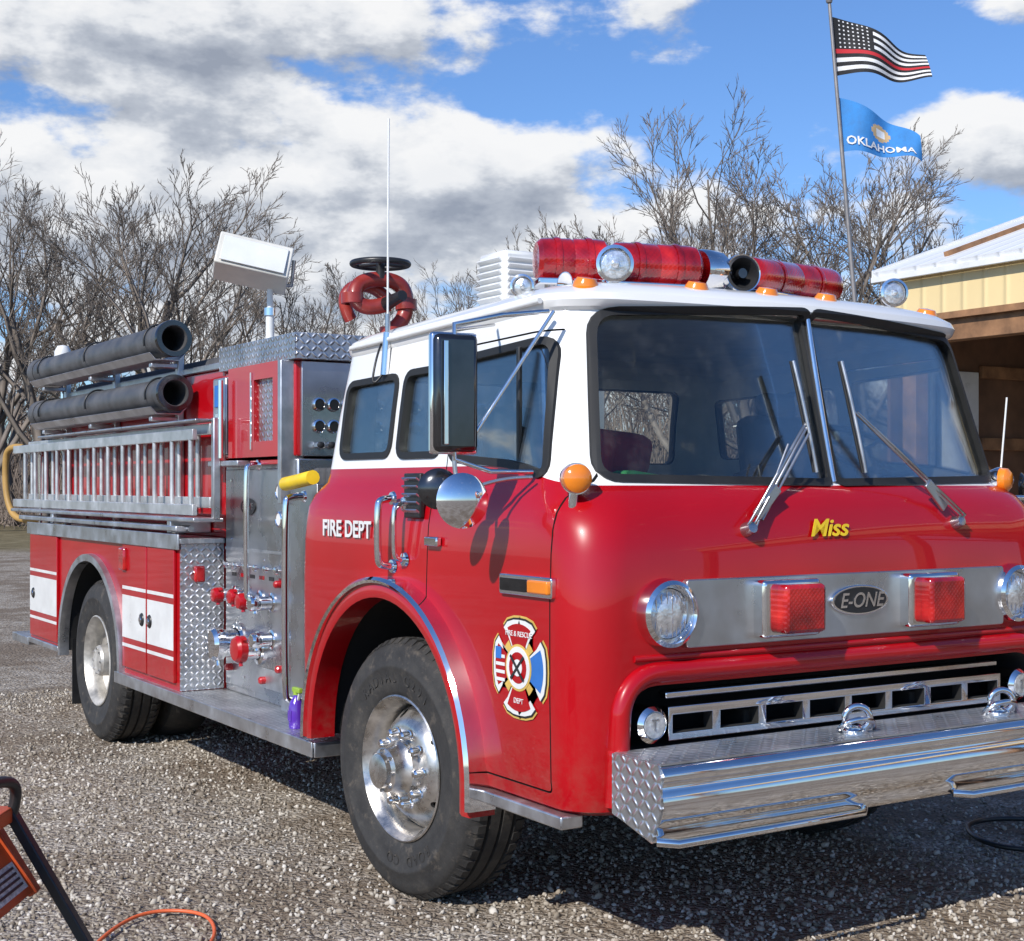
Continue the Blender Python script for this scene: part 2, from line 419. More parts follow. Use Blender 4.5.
# bumper (rolled chrome face)
BY=.090; BH=1.105
face=[(.028,.778),(.010,.772),(-.002,.758),(-.004,.742),(.004,.728),(.016,.720),(.018,.712),(.010,.700),(.002,.680),(.0,.655),(.004,.630),(.014,.608),(.028,.592),(.036,.580),(.034,.562),(.044,.540),(.06,.532)]
bp=[(.36,.778)]+[(y+BY,z) for y,z in face]+[(.36,.59)]
prism('bumper',bp,'x',-BH,BH,M_CHROME,T,smooth=60)
box('bumper_tread_plate',-BH+.01,BH-.01,BY+.025,.36,.7785,.785,M_DXY,T,0)
for s in (-1,1):
    prism('bumper_end_plate',[(.35,.785),(BY+.02,.784),(BY+.006,.75),(BY+.004,.66),(BY+.05,.542),(.35,.59)],'x',s*(BH+.0005),s*(BH+.007),M_DYZ,T)
tube('bumper_step_rail',[(-1.10,BY+.04,.541),(-1.05,BY-.004,.538),(-.25,BY-.004,.538),(-.20,BY+.04,.541)],.014,M_CHROME,T,smooth=False)
tube('bumper_step_rail',[(.25,BY+.04,.541),(.3,BY-.004,.538),(1.05,BY-.004,.538),(1.10,BY+.04,.541)],.014,M_CHROME,T,smooth=False)
for x in (-.16,.60):
    lathe('tow_eye_base',[(0,0),(.05,0),(.05,.012),(.025,.03),(0,.03)],(x,.22,.784),(0,0,1),M_CHROME,T,20)
    tube('tow_eye',[(x+.042*math.cos(a),.20-.02*math.cos(a),.838+.042*math.sin(a)) for a in np.linspace(0,2*math.pi,12,endpoint=False)],.012,M_CHROME,T,cyclic=True)
    tube('tow_hook',[(x-.05,.24,.79),(x-.08,.20,.82),(x-.02,.16,.845),(x+.07,.18,.82),(x+.1,.22,.79)],.010,M_CHROME,T)
text('miss_lettering','Miss',.088,(-.13,.371,1.497),'-y',M_YEL,T,shear=.35,bold=.0015,sx=1.2,tilt=rad(9))
text('fire_dept_lettering','FIRE DEPT',.098,(-1.2075,2.13,1.465),'-x',M_WHITE,T,bold=.0022,sx=1.08)
def maltese(R,k=1.0):
    pts=[]
    for q in range(4):
        a0=math.pi/2*q
        arm=[(.24,.36),(.44,.66),(.60,.80),(.46,.93),(.22,.99),(0,1.0),(-.22,.99),(-.46,.93),(-.60,.80),(-.44,.66),(-.24,.36)]
        for x,y in arm:
            c,s_=math.cos(-a0),math.sin(-a0); pts.append((R*(x*c-y*s_),R*(x*s_+y*c)))
    return pts
def ecen(pts,k=1.0): return [(.755-a*k*1.05,1.025+b*k*1.04) for a,b in pts]
EX=-1.2065
flat('emblem_border',ecen(maltese(.172)),'-x',EX,M_GOLD,T)
flat('emblem_black',ecen(maltese(.165)),'-x',EX-.0016,M_BLACK,T)
flat('emblem_field',ecen(maltese(.158)),'-x',EX-.0032,M_WHITE,T)
def arc_seg(r0,r1,a0,a1,n=10): 
    return [(r1*math.cos(a),r1*math.sin(a)) for a in np.linspace(a0,a1,n)]+[(r0*math.cos(a),r0*math.sin(a)) for a in np.linspace(a1,a0,n)]
for nm,a,m_ in (('emblem_top',math.pi/2,M_RED),('emblem_bottom',-math.pi/2,M_RED),('emblem_flag',math.pi,M_RED),('emblem_blue',0,M_BLUE)):
    flat(nm,ecen(arc_seg(.075,.145,a-.50,a+.50)),'-x',EX-.0048,m_,T)
for a in (.785,2.356,3.927,5.498):
    flat('emblem_scroll',ecen(arc_seg(.07,.105,a-.16,a+.16)),'-x',EX-.0048,M_GOLD,T)
for k in range(4):
    flat('emblem_stripe',ecen([(-.14,-.055+k*.026),(-.085,-.055+k*.026),(-.085,-.044+k*.026),(-.14,-.044+k*.026)]),'-x',EX-.0064,M_WHITE,T)
flat('emblem_canton',ecen([(-.14,.02),(-.105,.02),(-.105,.06),(-.14,.06)]),'-x',EX-.0075,M_BLUE,T)
flat('emblem_ring',ecen([(.078*math.cos(a),.078*math.sin(a)) for a in np.linspace(0,6.28,30,endpoint=False)]),'-x',EX-.0064,M_GOLD,T)
flat('emblem_disc',ecen([(.070*math.cos(a),.070*math.sin(a)) for a in np.linspace(0,6.28,30,endpoint=False)]),'-x',EX-.008,M_WHITE,T)
flat('emblem_centre',ecen([(.052*math.cos(a),.052*math.sin(a)) for a in np.linspace(0,6.28,24,endpoint=False)]),'-x',EX-.0096,M_RED,T)
flat('emblem_core',ecen([(.028*math.cos(a),.028*math.sin(a)) for a in np.linspace(0,6.28,24,endpoint=False)]),'-x',EX-.0112,M_WHITE,T)
for a in (0.78,2.36): 
    c,s_=math.cos(a),math.sin(a)
    flat('emblem_tool',ecen([(-.055*c-.005*s_,-.055*s_+.005*c),(.055*c-.005*s_,.055*s_+.005*c),(.055*c+.005*s_,.055*s_-.005*c),(-.055*c+.005*s_,-.055*s_-.005*c)]),'-x',EX-.0128-(a>1)*.0016,M_BLACK,T)
text('emblem_text','FIRE & RESCUE',.026,(EX-.007,.755,1.14),'-x',M_WHITE,T); text('emblem_text','DEPT',.026,(EX-.007,.755,.91),'-x',M_WHITE,T)
prism('side_marker_bezel',rpoly([(.54,1.275),(.87,1.275),(.87,1.345),(.54,1.345)],.01),'x',-1.222,-1.2,M_CHROME,T,bevel=.004)
prism('side_marker_inset',rpoly([(.69,1.288),(.86,1.288),(.86,1.332),(.69,1.332)],.008),'x',-1.225,-1.21,M_BGLOSS,T)
prism('side_marker_lens',rpoly([(.55,1.287),(.675,1.287),(.675,1.333),(.55,1.333)],.008),'x',-1.234,-1.21,M_AMBER,T,bevel=.006)
box('cab_vent',-1.212,-1.19,1.465,1.60,1.525,1.70,M_BLACK,T)
for k in range(5): obox('vent_louver',(-1.215,1.53,1.55+k*.031),(.014,.06,.003),(0,rad(35),0),M_STEEL,T,0)
def handle(p0,p1,off,r=.013,nm='grab_handle',mt=M_CHROME):
    p0=Vector(p0);p1=Vector(p1);off=Vector(off); d=(p1-p0).normalized()*.03
    tube(nm,[p0,p0+off*.8,p0+off+d,p1+off-d,p1+off*.8,p1],r,mt,T)
    for p in (p0,p1): lathe(nm+'_base',[(0,.014),(.026,.01),(.03,0)],p,off,M_CHROME,T,16)
for s in (-1,1):
    handle((s*1.205,1.70,1.33),(s*1.205,1.70,1.60),(s*.07,0,0),.015)
    handle((s*1.205,1.60,1.36),(s*1.205,1.60,1.58),(s*.05,0,0),.010)
    obox('door_latch',(s*1.215,1.36,1.44),(.012,.05,.018),(0,0,0),M_CHROME,T)
for s in (-1,1): box('cab_sill',min(s*1.12,s*1.21),max(s*1.12,s*1.21),.50,1.0,.515,.56,M_ALU,T)
for s,sx_,sy_ in ((-1,-1.13,.53),(1,1.05,.57)):
    lathe('turn_signal',[(0,.05),(.03,.046),(.048,.03),(.052,.0),(.046,-.02),(0,-.02)],(sx_,sy_,1.675),(s*.35,-1,0),M_AMBER,T,28)
    lathe('turn_signal_body',[(0,-.05),(.04,-.045),(.054,-.01),(.054,.004),(.046,.004)],(sx_,sy_,1.675),(s*.35,-1,0),M_CHROME,T,28)
    cyl('turn_signal_stem',(sx_,sy_+.02,1.56),(sx_,sy_+.01,1.64),.016,M_CHROME,T)
for s in (-1,1): tube('drip_rail',[(s*1.062,y,2.262+.048*min(1,(2.3-y)/1.5) if y<2.3 else 2.262) for y in np.linspace(.85,2.38,8)],.011,M_WHITE,T)
tube('windshield_centre_strip',[(0,.475,1.665),(0,.55,1.96),(0,.617,2.295)],.011,M_CHROME,T)
def wiper(pv,en,b0,b1):
    pv=Vector(pv);en=Vector(en)
    for o_ in (-.013,.013):
        v=Vector((o_,0,0)); tube('wiper_arm',[pv+v,pv+v+Vector((0,-.03,.03)),en+v*.6],.0055,M_STEEL,T,smooth=False)
    lathe('wiper_pivot',[(0,.03),(.020,.028),(.026,0),(.026,-.03)],pv,(0,-1,.3),M_STEEL,T,18)
    obox('wiper_arm_base',pv*.75+en*.25+Vector((0,-.02,0)),(.020,.008,.07),(0,math.atan2(en.x-pv.x,en.z-pv.z),0),M_STEEL,T,.004)
    tube('wiper_blade',[b0,(Vector(b0)+Vector(b1))/2+Vector((0,-.01,0)),b1],.0065,M_ALU,T)
    tube('wiper_rubber',[Vector(b0)+Vector((0,.014,0)),Vector(b1)+Vector((0,.014,0))],.006,M_RUB,T,smooth=False)
wiper((-.51,.375,1.50),(-.135,.475,1.88),(-.175,.505,2.11),(-.12,.440,1.70))
wiper((.56,.38,1.51),(.125,.485,1.93),(.07,.505,2.12),(.13,.440,1.70))
tube('wiper_link',[(-.44,.38,1.53),(-.17,.43,1.84)],.005,M_STEEL,T,smooth=False)
tube('wiper_link',[(-.47,.38,1.50),(-.28,.42,1.80)],.004,M_STEEL,T,smooth=False)
for s,mx_ in ((-1,1.43),(1,1.64)):
    c=Vector((s*mx_,.82,1.965))
    obox('mirror_head',c,(.080,.030,.200),(0,0,rad(8*s)),M_BGLOSS,T,.02)
    obox('mirror_frame',c+Vector((0,.010,0)),(.086,.018,.207),(0,0,rad(8*s)),M_CHROME,T,.012)
    obox('mirror_back_strip',c+Vector((-.05,-.032,0)),(.008,.003,.175),(0,0,rad(8*s)),M_CHROME,T,.002)
    if s<0:
        tube('mirror_bracket',[(s*1.06,.80,2.265),(s*1.25,.80,2.24),(s*mx_,.82,2.20),(s*mx_,.82,1.74),(s*1.30,.80,1.70),(s*1.14,.78,1.70)],.009,M_CHROME,T,smooth=False)
        tube('mirror_brace',[(s*1.07,.75,2.26),(s*(mx_-.03),.82,1.76)],.007,M_CHROME,T,smooth=False)
        tube('mirror_brace',[(s*1.07,1.15,2.25),(s*mx_,.82,2.18)],.006,M_STEEL,T,smooth=False)
        tube('convex_mirror_arm',[(s*(mx_-.02),.81,1.62),(s*1.3,.80,1.68),(s*1.16,.75,1.68)],.007,M_STEEL,T)
    else:
        tube('mirror_bracket',[(1.17,.62,1.60),(1.46,.58,1.60),(mx_,.80,1.68),(mx_,.82,2.20)],.011,M_CHROME,T,smooth=False)
    lathe('convex_mirror',[(0,.028),(.05,.022),(.085,.008),(.095,0),(.093,-.008),(0,-.012)],(s*(mx_-.02),.80,1.60),(s*.15,-1,0),M_CHROME,T,32)
    lathe('convex_mirror',[(0,.03),(.04,.025),(.065,.010),(.072,0),(0,-.01)],(s*mx_,.93,1.64),(s*.5,-1,0),M_BGLOSS,T,32)
    tube('convex_mirror_arm',[(s*mx_,.82,1.75),(s*mx_,.82,1.68),(s*(mx_-.02),.81,1.62)],.008,M_STEEL,T)
for x in (-.90,-.44,-.11,.20,.85):
    y=.70+.10*(x)**2; z=2.378 if abs(x)<.8 else 2.366
    lathe('roof_marker',[(0,.034),(.034,.030),(.044,.012),(.047,0),(.042,-.02),(0,-.02)],(x,y+.02,z),(0,-.25,1),M_AMBER,T,20)
# light bar
def beacon_tube(p0,p1,r):
    p0=Vector(p0);p1=Vector(p1);L=(p1-p0).length
    lathe('light_bar_lens',[(0,0),(r*.8,.003),(r*.97,.02),(r,.05),(r,L/2-.01),(r*.96,L/2),(r,L/2+.01),(r,L-.05),(r*.97,L-.02),(r*.8,L-.003),(0,L)],p0,p1-p0,M_RLENS,T,36)
    d=(p1-p0).normalized()
    for k in (.28,.72):
        q=p0.lerp(p1,k); lathe('light_bar_band',[(r+.004,-.012),(r+.006,0),(r+.004,.012)],q,p1-p0,M_RLENS,T,36)
    obox('light_bar_tray',(p0+p1)/2+Vector((0,0,-r-.002)),(L/2,.075,.014),(0,0,math.atan2(d.y,d.x)),M_CHROME,T)
    for k in (.2,.8):
        q=p0.lerp(p1,k); cyl('light_bar_foot',q+Vector((0,0,-r-.09)),q+Vector((0,0,-r)),.022,M_CHROME,T)
beacon_tube((-.77,1.33,2.540),(-.50,1.22,2.54),.088)
beacon_tube((-.56,1.12,2.515),(-.20,1.03,2.515),.086)
beacon_tube((.10,1.08,2.515),(.74,1.24,2.535),.080)
lathe('bar_connector',[(0,0),(.080,.0),(.085,.02),(.085,.10),(.07,.13),(0,.13)],(-.19,1.04,2.51),(1,.05,0),M_CHROME,T,32)
lathe('siren_speaker',[(0,-.16),(.05,-.16),(.06,-.1),(.068,0),(.072,.02),(.062,.025),(.045,-.02),(.02,-.06),(0,-.03)],(-.02,.97,2.50),(-.25,-1,0),M_BLACK,T,32)
lathe('siren_ring',[(.066,.018),(.076,.022),(.078,.0),(.070,-.01)],(-.02,.97,2.50),(-.25,-1,0),M_CHROME,T,32,closed=True)
cyl('siren_core',(-.02,.99,2.50),(-.027,.95,2.50),.02,M_BGLOSS,T)
def spot(c,d,r,nm='spot_lamp'):
    lathe(nm,[(0,-r*1.4),(r*.5,-r*1.3),(r*.85,-r*.7),(r,0),(r*1.08,.004),(r*1.08,.02),(r*.9,.022)],c,d,M_CHROME,T,32)
    c=Vector(c)+Vector(d).normalized()*.006
    lathe(nm+'_lens',[(0,.010),(r*.5,.009),(r*.92,.002)],c,d,M_LENS,T,32)
    lathe(nm+'_bulb',[(0,.03),(r*.2,.024),(r*.26,.010),(r*.26,.0)],c,d,M_LENS,T,20)
    cyl(nm+'_stem',(c[0],c[1]+r*.5,c[2]-r*1.9),(c[0],c[1]+r*.5,c[2]-r*.6),.012,M_CHROME,T)
spot((-.655,.96,2.485),(-.55,-1,0),.066); spot((.79,.92,2.475),(-.5,-1,0),.056); spot((-.95,1.14,2.40),(-.8,-1,0),.042)
tube('air_horn',[(-.80,1.0,2.40),(-.60,1.02,2.415),(-.30,1.06,2.42)],.016,M_CHROME,T)
lathe('air_horn_bell',[(.014,0),(.02,.04),(.045,.08),(.042,.08),(.01,.02)],(-.78,1.0,2.40),(-1,-.1,0),M_CHROME,T,24)
# roof box (white louvred)
box('roof_box',-.62,-.42,1.80,2.02,2.42,2.665,M_WHITE,T,.02)
for k in range(7): obox('roof_box_louver',(-.52,1.792,2.455+k*.028),(.085,.012,.003),(rad(-35),0,0),M_WHITE,T,0)
for k in range(7): obox('roof_box_louver',(-.628,1.91,2.455+k*.028),(.012,.09,.003),(0,rad(35),0),M_WHITE,T,0)
box('roof_box_base',-.60,-.42,1.8,2.0,2.35,2.43,M_ALU,T)
# interior
box('dashboard',-1.02,1.02,.53,.74,1.28,1.60,M_BLACK,T,.05)
box('engine_cover',-.33,.33,.76,2.2,1.28,1.60,M_BLACK,T,.08)
M_SEAT=mat('seat_vinyl',(0.07,0.07,0.075),0.6)
for x in (-.68,.68):
    box('seat_base',x-.25,x+.25,1.0,1.5,1.28,1.52,M_SEAT,T,.05)
    obox('seat_back',(x,1.50,1.75),(.22,.06,.22),(rad(-8),0,0),M_SEAT,T,.05)
    obox('headrest',(x,1.53,2.02),(.10,.045,.055),(rad(-8),0,0),M_SEAT,T,.03)
box('rear_seat',-1.0,1.0,2.1,2.45,1.3,1.6,M_SEAT,T,.05)
box('air_pack',-.5,-.25,1.9,2.1,1.6,1.90,M_SEAT,T,.05)
M_COAT=mat('red_coat',(0.40,0.02,0.02),0.8); M_GRN=mat('green_cloth',(0.03,0.22,0.06),0.8)
obox('folded_coat',(-.45,1.42,1.78),(.12,.05,.11),(rad(10),rad(5),0),M_COAT,T,.05)
obox('folded_coat',(.05,1.9,1.80),(.16,.08,.10),(rad(10),rad(5),0),M_COAT,T,.05)
obox('dash_cloth',(-.72,.70,1.65),(.13,.07,.045),(0,rad(6),rad(12)),M_GRN,T,.03)
obox('dash_papers',(.72,.64,1.615),(.16,.06,.01),(0,0,rad(8)),M_WHITE,T,.004)
obox('radio_console',(.0,.82,1.66),(.12,.08,.06),(rad(-15),0,0),M_BLACK,T,.01)
sw=Vector((.60,.90,1.80)); Rm=Euler((rad(28),0,0)).to_matrix()
tube('steering_wheel',[sw+Rm@Vector((.22*math.cos(a),.0+.22*math.sin(a),0)) for a in np.linspace(0,6.283,20,endpoint=False)],.014,M_BLACK,T,cyclic=True)
for a in (.5,2.6,4.7): tube('steering_spoke',[sw,sw+Rm@Vector((.22*math.cos(a),.22*math.sin(a),0))],.009,M_BLACK,T,smooth=False)
cyl('steering_column',sw,sw+Vector((0,-.20,-.35)),.03,M_BLACK,T)
tube('whip_antenna',[(-1.06,2.03,2.2),(-1.06,2.03,2.7),(-1.055,2.03,3.21)],.0045,M_WHITE,T)
cyl('antenna_mount',(-1.075,2.03,2.12),(-1.06,2.03,2.30),.018,M_CHROME,T); cyl('antenna_spring',(-1.06,2.03,2.3),(-1.06,2.03,2.38),.011,M_STEEL,T)
tube('antenna_cable',[(-1.08,2.03,2.13),(-1.13,2.05,2.05),(-1.10,2.06,2.2),(-1.05,2.1,2.27)],.005,M_BLACK,T)
tube('whip_antenna',[(1.05,.57,1.70),(1.09,.57,2.02)],.004,M_WHITE,T,smooth=False)

# ================================================================== WHEELS
def wheel(c,front,side,steer=0):
    ax=Vector((side,0,0)); ax.rotate(Euler((0,0,steer))); c=Vector(c)
    w=.285
    pr=[(.283,-.03),(.288,-.008),(.31,.004),(.345,.013),(.40,.018),(.405,.021),(.415,.021),(.42,.017),(.46,.010),(.485,.0),(.497,-.010),(.507,-.028),(.515,-.040)]
    for g in (.085,.145,.205):
        pr+=[(.519,-g+.008),(.503,-g+.004),(.503,-g-.004),(.519,-g-.008)]
    pr+=[(r,-w-a) for r,a in pr[:13][::-1]]
    lathe('tire',pr,c,ax,M_TIRE,T,72,smooth=50)
    a,u,v=basis(ax); vs=[];fs=[]
    for k in range(60):
        th_=2*math.pi*k/60; d=u*math.cos(th_)+v*math.sin(th_); tt=-u*math.sin(th_)+v*math.cos(th_)
        for hh in (-.012,-w+.012):
            sg=1 if hh>-.1 else -1; b0=len(vs)
            for (r,h,q) in ((.500,hh,-.016),(.500,hh,.016),(.522,hh-sg*.025,.016),(.522,hh-sg*.025,-.016),(.50,hh-sg*.06,-.016),(.50,hh-sg*.06,.016),(.523,hh-sg*.06,.016),(.523,hh-sg*.06,-.016)):
                vs.append(c+d*r+a*h+tt*q)
            fs+=[(b0,b0+1,b0+2,b0+3),(b0+3,b0+2,b0+6,b0+7),(b0,b0+3,b0+7,b0+4),(b0+1,b0+5,b0+6,b0+2),(b0+4,b0+7,b0+6,b0+5)]
    meshobj('tire_lugs',vs,fs,M_TIRE,T,0)
    rm=M_ALUW if front else M_RIMW
    lathe('rim_barrel',[(.292,-.012),(.294,.002),(.288,.006),(.281,-.004),(.272,-.02),(.258,-.035),(.254,-.07),(.254,-.25),(.262,-.28)],c,ax,rm,T,64,smooth=50)
    if front: dp=[(.256,-.115),(.235,-.085),(.205,-.045),(.185,-.028),(.165,-.022),(.10,-.022),(.10,-.04),(.165,-.04),(.19,-.048),(.21,-.065),(.24,-.105),(.256,-.135)]
    else: dp=[(.256,-.10),(.235,-.125),(.205,-.155),(.18,-.165),(.10,-.165),(.10,-.18),(.18,-.18),(.21,-.17),(.245,-.14),(.256,-.12)]
    disc=lathe('rim_disc',dp,c,ax,rm,None,64,smooth=40,closed=True)
    nh=10 if not front else 5
    for k in range(nh):
        th_=2*math.pi*(k+.5)/nh; d=u*math.cos(th_)+v*math.sin(th_); q=c+d*.217
        boolean(disc,cyl('h',q-a*.3,q+a*.1,.019 if not front else .016,M_DARK,None,16))
    finish(disc,rm,T,40)
    cyl('brake_drum',c-a*.26,c-a*.19,.2,M_DARK,T,32)
    h0=-.022 if front else -.165
    for k in range(10):
        th_=2*math.pi*k/10; d=u*math.cos(th_)+v*math.sin(th_); q=c+d*.143+a*h0
        lathe('lug_nut',[(.024,0),(.022,.008),(.018,.01),(.018,.042),(.012,.05),(0,.052)],q,a,M_CHROME,T,12)
    if front: hp=[(.115,0),(.112,.03),(.098,.045),(.09,.07),(.088,.095),(.07,.105),(.068,.125),(.05,.132),(0,.134)]
    else: hp=[(.12,0),(.115,.02),(.105,.04),(.1,.15),(.09,.165),(0,.167)]
    lathe('hub',[(r,h0+h) for r,h in hp],c,a,M_ALUW if front else M_RIMW,T,36,smooth=30)
    for k in range(8):
        th_=2*math.pi*k/8; d=u*math.cos(th_)+v*math.sin(th_)
        cyl('hub_bolt',c+d*.079+a*(h0+(.095 if front else .16)),c+d*.079+a*(h0+(.112 if front else .175)),.007,M_STEEL,T,8)
M_ALUW=mat('polished_wheel',(0.66,0.63,0.59),0.30,metal=0.92,var=0.28,vscale=11,rvar=.14)
M_RIMW=mat('painted_rim',(0.55,0.52,0.47),0.4,metal=0.4,var=0.3,vscale=9)
wheel((-1.165,FWY,FWZ),True,-1,rad(4)); wheel((1.165,FWY,FWZ),True,1,rad(4))
for s in (-1,1):
    wheel((s*1.165,RWY,FWZ),False,s); 
    lathe('tire',[(.283,0),(.40,.02),(.50,-.01),(.518,-.04),(.518,-.24),(.50,-.27),(.40,-.30),(.283,-.28)],(s*.82,RWY,FWZ),(s,0,0),M_TIRE,T,56)
cyl('front_axle',(-.95,FWY,FWZ),(.95,FWY,FWZ),.06,M_DARK,T); cyl('rear_axle',(-.95,RWY,FWZ),(.95,RWY,FWZ),.09,M_DARK,T)
lathe('differential',[(0,-.2),(.15,-.18),(.21,0),(.15,.18),(0,.2)],(0,RWY,FWZ),(0,1,0),M_DARK,T,24)
for s in (-1,1): box('frame_rail',min(s*.38,s*.46),max(s*.38,s*.46),.45,7.6,.62,.86,M_DARK,T)
box('engine_block',-.35,.35,.8,2.4,.45,1.1,M_DARK,T,.05)
box('fuel_tank',.5,1.1,2.7,3.8,.4,.75,M_DARK,T,.05)
def lettering_on_tire(c,ax_s,steer,txt,r,ang0,h):
    c=Vector(c); ax=Vector((ax_s,0,0)); ax.rotate(Euler((0,0,steer)))
    up=Vector((0,0,1)); right=up.cross(ax).normalized()
    for i,ch in enumerate(txt):
        if ch==' ': continue
        th_=ang0-i*.135
        d=right*math.cos(th_)+up*math.sin(th_); tx=right*math.sin(th_)-up*math.cos(th_)
        cu=bpy.data.curves.new('tire_letter','FONT'); cu.body=ch; cu.size=.06; cu.extrude=.002; cu.align_x='CENTER'; cu.align_y='CENTER'; cu.materials.append(M_TIRE)
        o=bpy.data.objects.new('tire_letter',cu); COL.objects.link(o)
        Mx=Matrix((tx,d,ax)).transposed().to_4x4(); Mx.translation=c+d*r+ax*h; o.matrix_world=Mx; o.parent=T
lettering_on_tire((-1.165,FWY,FWZ),-1,rad(4),'RADIAL G291',.365,2.3,.016)
lettering_on_tire((-1.165,FWY,FWZ),-1,rad(4),'ROAD CO',.365,-.9,.016)

# ================================================================== REAR BODY
body=box('body_shell',-1.2,1.2,4.24,7.5,.52,1.33,M_RED,None,0)
arch=[(RWY+.66,.3)]+[(RWY+.66*math.cos(a),.55+.62*math.sin(a)) for a in np.linspace(0,math.pi,28)]+[(RWY-.66,.3)]
for s in (-1,1): boolean(body,prism('arch',arch,'x',min(s*.5,s*1.4),max(s*.5,s*1.4),M_DARK))
finish(body,M_RED,T,30)
for s in (-1,1):
    X=s*1.2
    def pan(nm,y0,y1,z0,z1,mt,t0,t1,bev=.004): return box(nm,min(X+s*t0,X+s*t1),max(X+s*t0,X+s*t1),y0,y1,z0,z1,mt,T,bev)
    for (y0,y1) in ((6.72,7.46),(4.77,5.22),(4.29,4.75)):
        pan('compartment_door',y0,y1,.56,1.30,M_RED,.0,.018)
        pan('door_stripe',y0+.004,y1-.004,.74,.995,M_WHITE,.018,.0195,0)
        pan('door_stripe_line',y0+.004,y1-.004,1.03,1.05,M_WHITE,.018,.0195,0)
        pan('door_stripe_line',y0+.004,y1-.004,.685,.705,M_WHITE,.018,.0195,0)
    for y in (4.70,4.84,7.35):
        lathe('door_latch',[(0,.014),(.02,.012),(.035,.008),(.04,0)],(X+s*.019,y,.87),(s,0,0),M_BLACK,T,24)
        lathe('door_latch_core',[(0,.017),(.018,.016),(.02,.010)],(X+s*.019,y,.87),(s,0,0),M_CHROME,T,20)
    vs=[];fs=[];n=36
    for i in range(n+1):
        a=-.1+(math.pi+.2)*i/n
        for rx,rz,x in ((.655,.615,s*1.17),(.655,.615,s*1.235),(.70,.66,s*1.235),(.705,.665,s*1.17)):
            vs.append((x,RWY-rx*math.cos(a),.55+rz*math.sin(a)))
    for i in range(n):
        for k in range(4):
            k2=(k+1)%4; fs.append((i*4+k,i*4+k2,i*4+4+k2,i*4+4+k))
    meshobj('rear_fender_trim',vs,fs,M_ALU,T,40)
    box('mud_flap',min(s*.7,s*1.15),max(s*.7,s*1.15),RWY+.64,RWY+.655,.15,.6,M_BLACK,T,0)
    xa,xb=min(s*.94,s*1.235),max(s*.94,s*1.235)
    box('running_board',xa,xb,2.40,5.3,.495,.520,M_DXY,T,.003)
    box('running_board_edge',min(s*1.2355,s*1.245),max(s*1.2355,s*1.245),2.40,5.3,.455,.523,M_ALU,T,.003)
    box('running_board_end',xa,xb,2.388,2.3985,.455,.523,M_ALU,T,.003)
    box('body_deck',min(s*.955,s*1.215),max(s*.955,s*1.215),4.2,7.52,1.332,1.362,M_DXY,T,.004)
    box('deck_trim',min(s*1.216,s*1.226),max(s*1.216,s*1.226),4.2,7.52,1.30,1.385,M_ALU,T,.003)
    box('body_light',min(s*1.2,s*1.24),max(s*1.2,s*1.24),5.13,5.24,1.14,1.28,M_RLENS,T,.012)
    box('rub_rail',min(s*1.2,s*1.225),max(s*1.2,s*1.225),6.68,7.5,.50,.54,M_ALU,T)
box('front_face_tread_plate',-1.2,-.952,4.225,4.238,.525,1.33,M_DXZ,T,0)
box('front_face_tread_plate',.952,1.2,4.225,4.238,.525,1.33,M_DXZ,T,0)
box('front_face_light',-1.13,-1.07,4.19,4.225,1.12,1.21,M_RLENS,T,.01)
box('tailboard',-1.22,1.22,7.52,8.0,.47,.53,M_DXY,T,.004)
for x in (-1.1,1.1): handle((x,7.55,.7),(x,7.55,1.9),(0,.08,0),.015)
box('hose_bed_side',-.955,-.925,4.2,7.5,1.362,2.30,M_RED,T); box('hose_bed_side',.925,.955,4.2,7.5,1.362,2.30,M_RED,T)
box('hose_bed_floor',-.925,.925,4.2,7.5,1.6,1.64,M_ALU,T)
box('hose_bed_rail',-.975,-.90,4.2,7.5,2.302,2.34,M_ALU,T); box('hose_bed_rail',.90,.975,4.2,7.5,2.302,2.34,M_ALU,T)
M_CANV=mat('hose_cover_canvas',(0.07,0.07,0.075),0.85,var=.2,bump=.01,bscale=8)
box('hose_bed_cover',-.90,.90,4.25,7.45,2.25,2.40,M_CANV,T,.05)
box('hose_bed_back',-.925,.925,7.46,7.5,1.362,2.2,M_RED,T)
def hose(x,z,y0,y1,r):
    L=y1-y0; pr=[(r*.80,.25),(r*.80,0),(r*1.10,0),(r*1.12,.02),(r*1.12,.10),(r*1.03,.12)]
    k=.13
    while k<L-.13: pr+=[(r*.985,k),(r,k+.012),(r*.985,k+.024)]; k+=.026
    pr+=[(r*1.03,L-.12),(r*1.12,L-.10),(r*1.12,0+L),(r*.7,L),(r*.7,L-.2)]
    lathe('suction_hose',pr,(x,y0,z),(0,1,0),M_HOSE,T,32,smooth=25)
    cyl('hose_inside',(x,y0+.24,z),(x,y0+.25,z),r*.82,M_DARK,T,24)
    lathe('hose_coupling_ring',[(r*.84,-.004),(r*1.13,-.004),(r*1.16,.004),(r*1.16,.03),(r*1.12,.035)],(x,y0,z),(0,1,0),M_BGLOSS,T,32)
    vs=[];fs=[]
    for y in (y0+.12,y1-.1):
        for (dx,dz) in ((-.105,-.075),(-.07,-.112),(.07,-.112),(.105,-.075),(.109,-.078),(.073,-.117),(-.073,-.117),(-.109,-.078)): vs.append((x+dx,y,z+dz))
    for k in range(8): fs.append((k,(k+1)%8,8+(k+1)%8,8+k))
    fs+=[tuple(range(8)),tuple(range(8,16))]
    meshobj('hose_trough',vs,fs,M_ALU,T,0)
    for y in (y0+.25,(y0+y1)/2,y1-.3):
        tube('hose_strap',[(x+(r*1.1)*math.cos(a),y,z+(r*1.1)*math.sin(a)) for a in np.linspace(-.3,math.pi+.3,14)],.006,M_BLACK,T)
